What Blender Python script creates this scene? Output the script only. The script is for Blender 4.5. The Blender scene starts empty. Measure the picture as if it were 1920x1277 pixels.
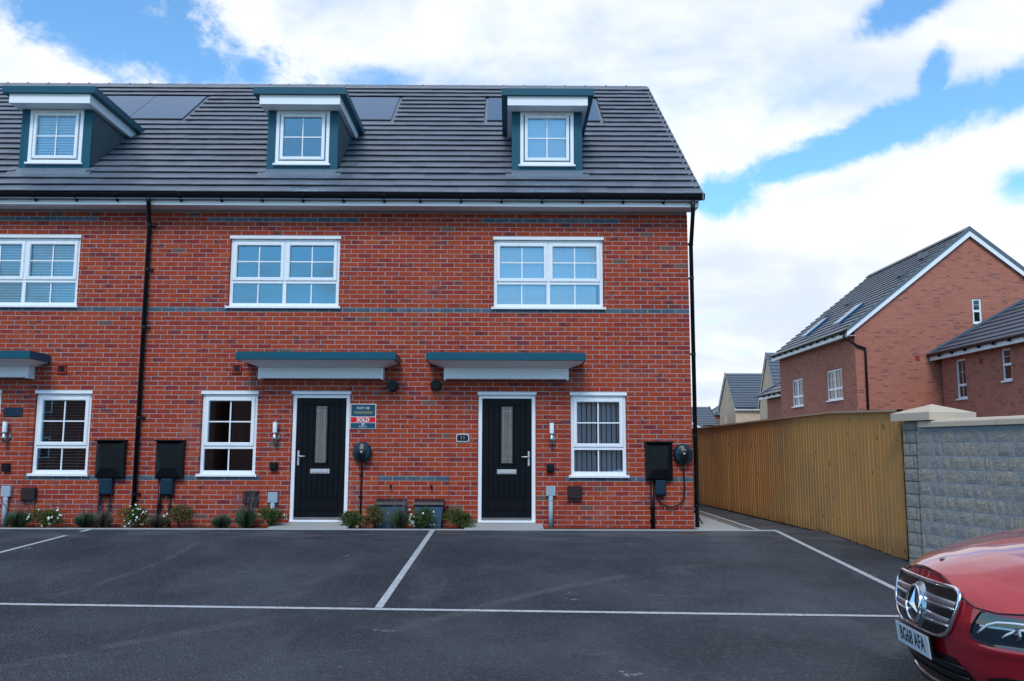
import bpy, math, random
import numpy as np
from mathutils import Vector, Matrix
random.seed(7)
R = math.radians
scene = bpy.context.scene
col = scene.collection

# ---------------------------------------------------------------- camera
F_PX, CAM_D, CAM_Z = 1620.77, 13.8725, 1.2566
PITCH, YAW, ROLL = 0.125767, -0.004874, 0.003155
cd = bpy.data.cameras.new('camera')
cd.sensor_width = 36.0; cd.lens = F_PX / 1920 * 36
cd.clip_start = 0.05; cd.clip_end = 6000
cam = bpy.data.objects.new('camera', cd); col.objects.link(cam)
fw = Vector((-math.sin(YAW) * math.cos(PITCH), math.cos(YAW) * math.cos(PITCH), math.sin(PITCH)))
rt = Vector((math.cos(YAW), math.sin(YAW), 0)); up = rt.cross(fw)
r2 = rt * math.cos(ROLL) + up * math.sin(ROLL); u2 = up * math.cos(ROLL) - rt * math.sin(ROLL)
M = Matrix((r2, u2, -fw)).transposed().to_4x4(); M.translation = Vector((0, -CAM_D, CAM_Z))
cam.matrix_world = M
scene.camera = cam

# ---------------------------------------------------------------- light and exposure
SUN_EL, SUN_AZ = 46.0, 190.0          # azimuth from +Y (north) clockwise: in front of the terrace
sd = bpy.data.lights.new('sun', 'SUN'); sd.energy = 1.5; sd.angle = R(20); sd.color = (1.0, 0.95, 0.88)
sun = bpy.data.objects.new('sun', sd); col.objects.link(sun)
sv = Vector((math.sin(R(SUN_AZ)) * math.cos(R(SUN_EL)), math.cos(R(SUN_AZ)) * math.cos(R(SUN_EL)), math.sin(R(SUN_EL))))
sun.rotation_euler = sv.to_track_quat('Z', 'Y').to_euler(); sun.location = sv * 60
vs = scene.view_settings
vs.view_transform = 'Standard'; vs.look = 'None'; vs.gamma = 1.0; vs.use_curve_mapping = False; vs.exposure = 0.28

# ---------------------------------------------------------------- node helper
class NT:
    def __init__(s, tree): s.t = tree; tree.nodes.clear()
    def n(s, typ, **kw):
        nd = s.t.nodes.new(typ)
        for k, v in kw.items():
            if k.startswith('i_'):
                key = k[2:]; key = int(key) if key.isdigit() else key.replace('_', ' ')
                s.put(nd.inputs[key], v)
            else: setattr(nd, k, v)
        return nd
    def put(s, sock, v):
        if hasattr(v, 'node'): s.t.links.new(v, sock)
        elif isinstance(v, bpy.types.Node): s.t.links.new(v.outputs[0], sock)
        else: sock.default_value = v
    def m(s, op, a, b=None, c=None, clamp=False):
        nd = s.t.nodes.new('ShaderNodeMath'); nd.operation = op; nd.use_clamp = clamp
        for i, v in enumerate((a, b, c)):
            if v is not None: s.put(nd.inputs[i], v)
        return nd.outputs[0]
    def v(s, op, a, b=None):
        nd = s.t.nodes.new('ShaderNodeVectorMath'); nd.operation = op
        s.put(nd.inputs[0], a)
        if b is not None:
            s.put(nd.inputs[3] if op == 'SCALE' else nd.inputs[1], b)
        return nd.outputs['Value'] if op in ('LENGTH', 'DOT_PRODUCT') else nd.outputs[0]
    def mix(s, f, a, b):
        nd = s.t.nodes.new('ShaderNodeMix'); nd.data_type = 'RGBA'
        s.put(nd.inputs[0], f); s.put(nd.inputs[6], a if hasattr(a, 'node') else (*a, 1)); s.put(nd.inputs[7], b if hasattr(b, 'node') else (*b, 1))
        return nd.outputs[2]
    def ramp(s, f, stops):
        nd = s.t.nodes.new('ShaderNodeValToRGB'); s.put(nd.inputs[0], f)
        e = nd.color_ramp.elements
        while len(e) < len(stops): e.new(0.5)
        for el, (p, c_) in zip(e, stops):
            el.position = p; el.color = (*c_, 1) if len(c_) == 3 else c_
        return nd.outputs[0]
    def noise(s, vec, scale, detail=3, rough=.55, dist=0.0):
        nd = s.t.nodes.new('ShaderNodeTexNoise')
        if vec is not None: s.put(nd.inputs['Vector'], vec)
        nd.inputs['Scale'].default_value = scale; nd.inputs['Detail'].default_value = detail
        nd.inputs['Roughness'].default_value = rough; nd.inputs['Distortion'].default_value = dist
        return nd.outputs[0]
    def rng(s, f, a, b, c=0.0, d=1.0):
        nd = s.t.nodes.new('ShaderNodeMapRange'); nd.interpolation_type = 'SMOOTHSTEP'
        for i, v in enumerate((f, a, b, c, d)): s.put(nd.inputs[i], v)
        return nd.outputs[0]

# ---------------------------------------------------------------- world: clear sky with broken cloud
w = bpy.data.worlds.new('World'); scene.world = w; w.use_nodes = True
N = NT(w.node_tree)
sky = N.n('ShaderNodeTexSky', sky_type='NISHITA', sun_disc=False)
sky.sun_elevation = R(SUN_EL); sky.sun_rotation = R(SUN_AZ); sky.ozone_density = 2.0; sky.dust_density = 0.6
tc = N.n('ShaderNodeTexCoord')
D = tc.outputs['Generated']
sx = N.n('ShaderNodeSeparateXYZ', i_0=D)
az = N.m('ARCTAN2', sx.outputs[0], sx.outputs[1]); el = N.m('ARCSINE', sx.outputs[2])
den = N.m('ADD', N.m('MAXIMUM', sx.outputs[2], 0.0), 0.22)
cp = N.n('ShaderNodeCombineXYZ', i_0=N.m('DIVIDE', sx.outputs[0], den), i_1=N.m('DIVIDE', sx.outputs[1], den), i_2=0.37)
big = N.noise(N.v('ADD', cp, (3.1, 1.7, 0)), 0.85, 6, .56, .25)
fine = N.noise(cp, 3.6, 7, .6, .3)
cov = N.m('ADD', N.m('MULTIPLY', big, 1.0), N.m('MULTIPLY', N.m('SUBTRACT', fine, .5), .42))
# breaks in the cloud (azimuth, elevation, half-width, half-height, tilt in degrees)
GAPS = [(-24.5, 24.6, 8.2, 3.6, -16, .46), (-33, 26.5, 5, 3.0, 0, .34), (22.0, 18.6, 12.0, 1.05, 14, .40), (14.5, 16.4, 3.6, 1.4, 10, .34), (32, 20.6, 5.0, 1.2, 14, .32), (26.8, 26.2, 2.8, 1.0, 14, .33),
        (27.4, 21.8, .7, 1.6, -20, .34), (-9.2, 23.6, 2.6, .7, 0, .20), (31.5, 15.3, 1.4, .9, 0, .3), (-17.5, 23.4, 2.2, 1.2, -20, .34)]
gap = None
wob = N.m('ADD', N.m('MULTIPLY', N.m('SUBTRACT', N.noise(D, 7.0, 9, .66, .5), .5), 2.6), N.m('MULTIPLY', N.m('SUBTRACT', N.noise(D, 26.0, 8, .68, .4), .5), 1.1))
for (ga, ge, rw, rh, tl, amp) in GAPS:
    da = N.m('SUBTRACT', az, R(ga)); de = N.m('SUBTRACT', el, R(ge))
    ct, st = math.cos(R(tl)), math.sin(R(tl))
    a_ = N.m('DIVIDE', N.m('ADD', N.m('MULTIPLY', da, ct), N.m('MULTIPLY', de, st)), R(rw))
    b_ = N.m('DIVIDE', N.m('SUBTRACT', N.m('MULTIPLY', de, ct), N.m('MULTIPLY', da, st)), R(rh))
    dist = N.m('SQRT', N.m('ADD', N.m('MULTIPLY', a_, a_), N.m('MULTIPLY', b_, b_)))
    g = N.m('MULTIPLY', N.rng(N.m('ADD', dist, wob), 1.7, 0.25), amp)
    gap = g if gap is None else N.m('MAXIMUM', gap, g)
bank = N.rng(N.m('ABSOLUTE', az), R(85), R(45), -0.10, 0.24)     # a bank of cloud over the estate beyond
cov = N.m('SUBTRACT', N.m('ADD', cov, bank), gap)
cmask = N.rng(cov, .40, .72)
shade = N.noise(N.v('ADD', cp, (7.7, 2.2, 0)), 1.5, 5, .55, .3)
cloudc = N.mix(N.rng(shade, .34, .62), (4.2, 4.75, 5.5), (6.1, 6.2, 6.35))
skyc = N.mix(1.0, sky.outputs[0], sky.outputs[0])
tint = N.n('ShaderNodeMix', data_type='RGBA', blend_type='MULTIPLY'); tint.inputs[0].default_value = 1.0
N.put(tint.inputs[6], sky.outputs[0]); tint.inputs[7].default_value = (0.84, 1.24, 1.40, 1)
bg = N.n('ShaderNodeBackground', i_Color=N.mix(cmask, tint.outputs[2], cloudc), i_Strength=0.15)
N.n('ShaderNodeOutputWorld', i_Surface=bg.outputs[0])

# ---------------------------------------------------------------- materials
def mat(name):
    m_ = bpy.data.materials.new(name); m_.use_nodes = True
    return m_, NT(m_.node_tree)
def finish(N, color, rough=.6, spec=.5, metal=0.0, bump=None, bstr=.3, bdist=.01, **kw):
    p = N.n('ShaderNodeBsdfPrincipled')
    N.put(p.inputs['Base Color'], color if hasattr(color, 'node') else (*color, 1))
    N.put(p.inputs['Roughness'], rough); N.put(p.inputs['Specular IOR Level'], spec); N.put(p.inputs['Metallic'], metal)
    for k, v_ in kw.items(): N.put(p.inputs[k.replace('_', ' ')], v_)
    if bump is not None:
        b = N.n('ShaderNodeBump', i_Height=bump); b.inputs['Strength'].default_value = bstr; b.inputs['Distance'].default_value = bdist
        N.t.links.new(b.outputs[0], p.inputs['Normal'])
    N.n('ShaderNodeOutputMaterial', i_Surface=p.outputs[0])
    return p
def wpos(N): return N.n('ShaderNodeNewGeometry').outputs['Position']
def simple(name, color, rough=.5, spec=.5, metal=0.0, var=.08, scale=6.0, bstr=.05, **kw):
    m_, N = mat(name); p = wpos(N)
    nz = N.noise(p, scale, 4)
    c = N.mix(nz, [x * (1 - var) for x in color], [x * (1 + var) for x in color])
    finish(N, c, N.m('ADD', N.m('MULTIPLY', N.m('SUBTRACT', nz, .5), .15), rough), spec, metal, N.noise(p, 90, 3), bstr, .002, **kw)
    return m_
MT = {}
def brick_mat(name, blue=False):
    m_, N = mat(name)
    ag = N.n('ShaderNodeAttribute', attribute_name='brick_id'); ao = N.n('ShaderNodeAttribute', attribute_name='brick_id', attribute_type='OBJECT')
    idv = N.m('ADD', ag.outputs['Fac'], ao.outputs['Fac'])
    wn = N.n('ShaderNodeTexWhiteNoise', noise_dimensions='1D'); N.put(wn.inputs['W'], N.m('MULTIPLY', idv, 917.3))
    rs = N.n('ShaderNodeSeparateColor', i_0=wn.outputs['Color'])
    P = wpos(N)
    off = N.v('SCALE', wn.outputs['Color'], 40.0)
    pv = N.v('ADD', P, off)
    if blue:
        c = N.ramp(rs.outputs[0], [(0, (.050, .085, .118)), (.5, (.075, .112, .145)), (1, (.105, .115, .150))])
        c = N.mix(N.rng(N.noise(pv, 9, 4), .45, .75), c, (.050, .066, .092))
    else:
        c = N.ramp(rs.outputs[0], [(0, (.330, .037, .013)), (.5, (.370, .049, .014)), (.80, (.305, .032, .014)), (.95, (.235, .022, .018)), (1, (.40, .068, .018))])
        pst = N.v('MULTIPLY', pv, (1.0, 1.0, 1.9))
        fl = N.noise(pst, 7.5, 4, .55, .5)
        th = N.m('ADD', N.m('MULTIPLY', rs.outputs[1], .26), .462)
        f1 = N.rng(fl, th, N.m('ADD', th, .13))
        c = N.mix(N.m('MULTIPLY', f1, .86), c, N.mix(rs.outputs[2], (.092, .016, .026), (.072, .040, .055)))
        c = N.mix(N.m('MULTIPLY', N.rng(N.noise(pv, 60, 3), .5, .8), .30), c, (.12, .035, .03))
        c = N.mix(N.m('MULTIPLY', N.rng(N.noise(P, 1.1, 4), .55, .8), .10), c, (.5, .42, .38))
        c = N.mix(N.m('GREATER_THAN', rs.outputs[2], .994), c, (.15, .075, .055))
    nz = N.noise(pv, 120, 4)
    finish(N, c, .78, .25, 0, nz, .35, .004)
    return m_
MT['brick'] = brick_mat('red_brick'); MT['blue'] = brick_mat('blue_brick', True)
m_, N = mat('mortar'); P = wpos(N)
finish(N, N.mix(N.noise(P, 4, 4), (.30, .255, .245), (.42, .36, .345)), .95, .1, 0, N.noise(P, 200, 3), .4, .003); MT['mortar'] = m_

def tex_brick(name, c1, c2, mortar, dark, bw=.225, rh=.075, soft=.0):
    m_, N = mat(name); g = N.n('ShaderNodeNewGeometry'); P = g.outputs['Position']
    s = N.n('ShaderNodeSeparateXYZ', i_0=P); nn = N.n('ShaderNodeSeparateXYZ', i_0=g.outputs['True Normal'])
    isx = N.m('GREATER_THAN', N.m('ABSOLUTE', nn.outputs[0]), .7)
    u = N.m('ADD', N.m('MULTIPLY', isx, s.outputs[1]), N.m('MULTIPLY', N.m('SUBTRACT', 1.0, isx), s.outputs[0]))
    vec = N.n('ShaderNodeCombineXYZ', i_0=u, i_1=s.outputs[2], i_2=0.0)
    b = N.n('ShaderNodeTexBrick', i_Vector=vec); b.offset = .5
    b.inputs['Color1'].default_value = (*c1, 1); b.inputs['Color2'].default_value = (*c2, 1); b.inputs['Mortar'].default_value = (*mortar, 1)
    b.inputs['Scale'].default_value = 1; b.inputs['Mortar Size'].default_value = .006; b.inputs['Brick Width'].default_value = bw; b.inputs['Row Height'].default_value = rh
    b.inputs['Bias'].default_value = 0
    cell = N.n('ShaderNodeCombineXYZ', i_0=N.m('FLOOR', N.m('DIVIDE', u, bw)), i_1=N.m('FLOOR', N.m('DIVIDE', s.outputs[2], rh)), i_2=0.0)
    wn = N.n('ShaderNodeTexWhiteNoise', noise_dimensions='2D', i_Vector=cell)
    c = N.mix(N.m('MULTIPLY', N.m('GREATER_THAN', wn.outputs[0], .90), N.m('SUBTRACT', 1.0, b.outputs['Fac'])), b.outputs['Color'], dark)
    c = N.mix(N.m('MULTIPLY', N.rng(N.noise(P, .5, 4), .4, .7), .25), c, [x * .7 for x in c1])
    finish(N, c, .85, .2, 0, N.m('SUBTRACT', 1.0, b.outputs['Fac']), .3, .004)
    return m_
MT['brick_wall'] = tex_brick('brickwork_red', (.34, .075, .035), (.26, .045, .03), (.38, .33, .31), (.10, .03, .035))
MT['brick_far'] = tex_brick('brickwork_soft_red', (.43, .150, .100), (.36, .115, .080), (.45, .23, .165), (.24, .09, .075))
MT['brick_tan'] = tex_brick('brickwork_buff', (.64, .47, .335), (.57, .40, .275), (.62, .49, .37), (.48, .33, .22))

m_, N = mat('roof_tile'); P = wpos(N)
oi = N.n('ShaderNodeObjectInfo')
c = N.mix(oi.outputs['Random'], (.088, .103, .134), (.122, .139, .172))
c = N.mix(N.m('MULTIPLY', N.rng(N.noise(P, 3, 5), .45, .75), .4), c, (.15, .165, .19))
finish(N, c, N.m('ADD', N.m('MULTIPLY', N.noise(P, 8, 3), .2), .36), .55, 0, N.noise(P, 160, 3), .12, .002); MT['tile'] = m_
MT['tile_far'] = simple('far_roof_tile', (.11, .125, .15), .45, .5, var=.2, scale=2)
MT['white'] = simple('white_upvc', (.80, .81, .83), .28, .5, var=.03, bstr=.01)
MT['whiteboard'] = simple('white_board', (.80, .80, .81), .45, .4, var=.05, bstr=.02)
MT['teal'] = simple('teal_paint', (.006, .078, .118), .42, .22, var=.12, scale=3)
MT['cheek'] = simple('slate_render', (.058, .088, .098), .7, .3, var=.15, scale=4, bstr=.15)
MT['lead'] = simple('lead_flashing', (.13, .16, .19), .5, .5, var=.3, scale=9)
MT['black'] = simple('black_plastic', (.006, .007, .009), .34, .28, var=.2)
MT['blackpipe'] = simple('black_pipe', (.008, .009, .011), .3, .28, var=.2)
MT['doorblack'] = simple('black_door_skin', (.004, .005, .008), .45, .14, var=.2, bstr=.12)
MT['navy'] = simple('dark_blue_plastic', (.008, .030, .050), .32, .3, var=.15)
MT['gasbox'] = simple('slate_blue_plastic', (.012, .050, .088), .5, .15, var=.15)
MT['gaslid'] = simple('brown_black_lid', (.022, .016, .019), .5, .4)
MT['brownbox'] = simple('dark_brown_plastic', (.028, .013, .014), .55, .3)
MT['terracotta'] = simple('terracotta_plastic', (.30, .025, .014), .5, .4)
MT['greybox'] = simple('grey_plastic', (.30, .38, .44), .5, .4, var=.05)
MT['chrome'] = simple('chrome', (.78, .80, .82), .10, .5, 1.0, var=.02, bstr=.0)
MT['steel'] = simple('brushed_steel', (.52, .50, .49), .3, .5, 1.0, var=.06)
MT['doorsteel'] = simple('satin_door_furniture', (.62, .62, .63), .42, .5, .7, var=.04)
MT['opal'] = simple('opal_diffuser', (.78, .80, .84), .35, .5, var=.02, bstr=0)
MT['concrete'] = simple('pale_concrete', (.40, .385, .36), .85, .2, var=.14, scale=5, bstr=.2)
MT['kerb'] = simple('edging_concrete', (.42, .42, .42), .85, .2, var=.15, scale=7, bstr=.2)
MT['coping'] = simple('buff_cast_stone', (.55, .44, .33), .8, .25, var=.08, scale=5, bstr=.12)
MT['dark'] = simple('dark_interior', (.035, .035, .038), .9, .1)
MT['interior'] = simple('interior_plaster', (.14, .135, .13), .9, .1)
MT['slat_grey'] = simple('grey_blind_fabric', (.72, .76, .80), .75, .2, var=.05)
MT['slat_white'] = simple('white_blind_slat', (.84, .85, .86), .6, .3, var=.03)
MT['mastic'] = simple('red_mastic', (.20, .055, .045), .7, .2)
MT['solar'] = simple('solar_glass', (.010, .075, .165), .12, .15, var=.1, bstr=0)  # dark blue glass, base made bluer to stand for reflected blue sky
MT['solarframe'] = simple('solar_frame', (.02, .022, .026), .35, .5)
m_, N = mat('window_glass')
lw = N.n('ShaderNodeFresnel'); lw.inputs[0].default_value = 1.52
gl = N.n('ShaderNodeBsdfGlossy', i_Color=(.46, .80, 1.0, 1), i_Roughness=.0)
tr = N.n('ShaderNodeBsdfTransparent', i_Color=(.93, .96, .97, 1))
mx = N.n('ShaderNodeMixShader', i_0=N.m('ADD', N.m('MULTIPLY', lw, 2.4), .13, clamp=True), i_1=tr.outputs[0], i_2=gl.outputs[0])
N.n('ShaderNodeOutputMaterial', i_Surface=mx.outputs[0]); MT['glass'] = m_
m_, N = mat('leaded_obscure_glass'); P = wpos(N)
finish(N, N.mix(N.noise(P, 14, 3), (.10, .095, .085), (.21, .20, .19)), .12, .7, 0, N.noise(P, 60, 2), .3, .003); MT['obscure'] = m_

# asphalt with dusty patches and tyre scuffs
m_, N = mat('asphalt'); P = wpos(N)
sp = N.n('ShaderNodeSeparateXYZ', i_0=P)
c = N.mix(N.rng(N.noise(P, .45, 6, .65), .36, .66), (.024, .028, .038), (.058, .064, .080))
c = N.mix(N.m('MULTIPLY', N.rng(N.noise(N.v('MULTIPLY', P, (1, .45, 1)), 1.3, 6, .62, .6), .48, .76), .60), c, (.105, .110, .122))
nearw = N.rng(sp.outputs[1], -2.6, -.7)
c = N.mix(N.m('MULTIPLY', nearw, N.rng(N.noise(N.v('MULTIPLY', P, (.5, 1.6, 1)), 1.6, 6, .65), .42, .70, 0, .75)), c, (.17, .165, .165))
# curved tyre marks
def tyre(N, cx, cy, rad, half, y0, y1):
    dx = N.m('SUBTRACT', sp.outputs[0], cx); dy = N.m('SUBTRACT', sp.outputs[1], cy)
    rr = N.m('SQRT', N.m('ADD', N.m('MULTIPLY', dx, dx), N.m('MULTIPLY', dy, dy)))
    d = N.m('ABSOLUTE', N.m('SUBTRACT', rr, rad))
    band = N.rng(d, half, half * .6)
    rib = N.rng(N.m('SINE', N.m('MULTIPLY', rr, 210.0)), -.2, .5, .35, 1)
    lim = N.m('MULTIPLY', N.rng(sp.outputs[1], y0 - .5, y0 + .6), N.rng(sp.outputs[1], y1 + .5, y1 - .6))
    return N.m('MULTIPLY', N.m('MULTIPLY', band, rib), N.m('MULTIPLY', lim, N.rng(N.noise(P, 2.5, 4), .36, .6)))
t1 = tyre(N, 4.2, -12.5, 8.9, .10, -9.5, -6.2)
t2 = tyre(N, -11.5, -3.2, 7.4, .07, -5.2, -1.6)
t3 = tyre(N, 6.5, -11.0, 8.6, .09, -6.6, -3.4)
tt = N.m('MULTIPLY', N.m('MAXIMUM', N.m('MAXIMUM', t1, t2), t3), .6)
c = N.mix(tt, c, (.15, .145, .14))
spk = N.n('ShaderNodeTexVoronoi', feature='F1', i_Vector=P); spk.inputs['Scale'].default_value = 55
wn = N.n('ShaderNodeTexWhiteNoise', noise_dimensions='3D', i_Vector=spk.outputs['Position'])
c = N.mix(N.rng(wn.outputs[0], .80, 1.0, 0, .50), c, (.16, .16, .165))
c = N.mix(N.m('MULTIPLY', N.rng(N.noise(P, 2.3, 3), .70, .75), N.rng(N.noise(P, 22, 4), .50, .60)), c, (.36, .34, .31))
c = N.mix(N.m('MULTIPLY', N.rng(N.noise(P, 3.1, 3), .68, .78), .75), c, (.016, .017, .021))
c = N.mix(N.m('MULTIPLY', N.rng(N.noise(N.v('MULTIPLY', P, (.35, 2.2, 1)), 2.6, 6, .7, .8), .60, .74), .5), c, (.14, .14, .148))
c = N.mix(N.rng(N.noise(P, 170, 2), .62, .78, 0, .45), c, (.15, .15, .155))
finish(N, c, N.m('ADD', N.m('MULTIPLY', N.noise(P, 2, 4), .2), .62), .42, 0, N.m('ADD', N.m('MULTIPLY', spk.outputs['Distance'], 8.0), N.noise(P, 60, 4)), .75, .006)
MT['asphalt'] = m_
m_, N = mat('line_paint'); P = wpos(N)
wear = N.rng(N.noise(P, 30, 6, .72), .50, .66)
finish(N, N.mix(N.m('MULTIPLY', wear, .7), N.mix(N.noise(P, 4, 4), (.38, .38, .39), (.58, .575, .57)), (.07, .07, .075)), .7, .3, 0, N.noise(P, 80, 3), .3, .003); MT['paint'] = m_
m_, N = mat('soil'); P = wpos(N)
finish(N, N.mix(N.noise(P, 22, 5), (.045, .025, .016), (.14, .075, .045)), .95, .1, 0, N.noise(P, 45, 4), 1.0, .02); MT['soil'] = m_
m_, N = mat('gravel'); P = wpos(N)
vo = N.n('ShaderNodeTexVoronoi', i_Vector=P); vo.inputs['Scale'].default_value = 60
finish(N, N.mix(N.n('ShaderNodeSeparateColor', i_0=vo.outputs['Color']).outputs[0], (.07, .06, .06), (.38, .34, .31)), .9, .2, 0, vo.outputs['Distance'], 1, .02); MT['gravel'] = m_
m_, N = mat('earth'); P = wpos(N)
finish(N, N.mix(N.noise(P, .3, 5), (.05, .06, .03), (.09, .08, .05)), .95, .1); MT['earth'] = m_

# fence board
m_, N = mat('treated_pine'); P = wpos(N); oi = N.n('ShaderNodeObjectInfo')
lp = N.v('ADD', P, N.v('SCALE', N.n('ShaderNodeCombineXYZ', i_0=oi.outputs['Random'], i_1=N.m('MULTIPLY', oi.outputs['Random'], 3.7), i_2=N.m('MULTIPLY', oi.outputs['Random'], 9.1)), 30.0))
gr = N.noise(N.v('MULTIPLY', lp, (22, 22, .8)), 2.2, 5, .6, .6)
c = N.mix(gr, (.46, .205, .058), (.74, .385, .130))
c = N.mix(N.m('MULTIPLY', oi.outputs['Random'], .6), c, (.52, .265, .092))
vk = N.n('ShaderNodeTexVoronoi', i_Vector=N.v('MULTIPLY', lp, (5.5, 5.5, 3.6))); vk.inputs['Scale'].default_value = 1.0
c = N.mix(N.rng(vk.outputs['Distance'], .17, .07, 0, .85), c, (.085, .032, .012))
c = N.mix(N.m('MULTIPLY', N.rng(N.noise(P, .7, 4), .45, .7), .45), c, (.33, .20, .095))
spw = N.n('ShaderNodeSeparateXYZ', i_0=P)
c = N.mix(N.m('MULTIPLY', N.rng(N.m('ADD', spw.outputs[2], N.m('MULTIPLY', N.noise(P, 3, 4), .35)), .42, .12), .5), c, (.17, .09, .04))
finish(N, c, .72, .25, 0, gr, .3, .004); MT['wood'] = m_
MT['woodcap'] = simple('pine_cap_rail', (.52, .34, .22), .7, .25, var=.12, scale=3)

# split faced blocks
m_, N = mat('split_block'); P = wpos(N); oi = N.n('ShaderNodeObjectInfo')
c = N.ramp(oi.outputs['Random'], [(0, (.34, .325, .31)), (.35, (.47, .41, .325)), (.7, (.56, .45, .305)), (1, (.39, .365, .33))])
c = N.mix(N.rng(N.noise(P, 55, 4, .7), .4, .7), [.24, .23, .215], c)
finish(N, c, .92, .15, 0, N.m('ADD', N.noise(P, 22, 5, .7), N.m('MULTIPLY', N.noise(P, 90, 3), .4)), .8, .012); MT['block'] = m_
MT['blockmortar'] = simple('grey_mortar', (.30, .33, .375), .9, .1, var=.12, scale=6, bstr=.2)

# car
m_, N = mat('red_car_paint')
p = finish(N, (.44, .006, .022), .28, .5, .55, None, Coat_Weight=1.0, Coat_Roughness=.02, Coat_IOR=1.6); MT['carred'] = m_
MT['carblack'] = simple('car_black_trim', (.004, .004, .005), .35, .5)
MT['rubber'] = simple('tyre_rubber', (.012, .012, .012), .8, .3)
MT['satin'] = simple('satin_silver', (.42, .50, .56), .25, .5, 1.0, var=.03)
MT['carglass'] = simple('car_glass', (.006, .010, .014), .03, .8, bstr=0, var=.05)
MT['lampglass'] = simple('headlamp_lens', (.006, .014, .024), .03, .8, bstr=0, Coat_Weight=1.0)
MT['drl'] = simple('lamp_light_guide', (.62, .68, .72), .15, .5, var=.03)
MT['plate'] = simple('plate_white', (.62, .66, .70), .35, .5, var=.02, bstr=0)
MT['ink'] = simple('black_ink', (.008, .008, .010), .5, .3)
MT['signteal'] = simple('sign_teal', (.008, .062, .105), .4, .4, var=.03, bstr=0)
MT['signred'] = simple('sign_red', (.62, .004, .012), .4, .4, var=.02, bstr=0)
MT['signwhite'] = simple('sign_white', (.72, .74, .76), .4, .4, var=.02, bstr=0)
MT['signgold'] = simple('sign_gold', (.42, .36, .10), .4, .4, var=.02, bstr=0)
def leafmat(name, a, b):
    m_, N = mat(name); P = wpos(N); g = N.n('ShaderNodeNewGeometry')
    c = N.mix(g.outputs['Random Per Island'], a, b)
    p = finish(N, c, .6, .3); p.inputs['Subsurface Weight'].default_value = 0.0
    MT[name] = m_
leafmat('leaf_green', (.022, .05, .010), (.075, .12, .022))
leafmat('leaf_olive', (.05, .055, .012), (.14, .115, .03))
leafmat('leaf_lav', (.035, .07, .03), (.11, .16, .085))
leafmat('leaf_dry', (.09, .085, .05), (.20, .16, .11))
leafmat('petal', (.72, .72, .68), (.80, .80, .78))
leafmat('lav_flower', (.10, .085, .11), (.20, .17, .19))

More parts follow.
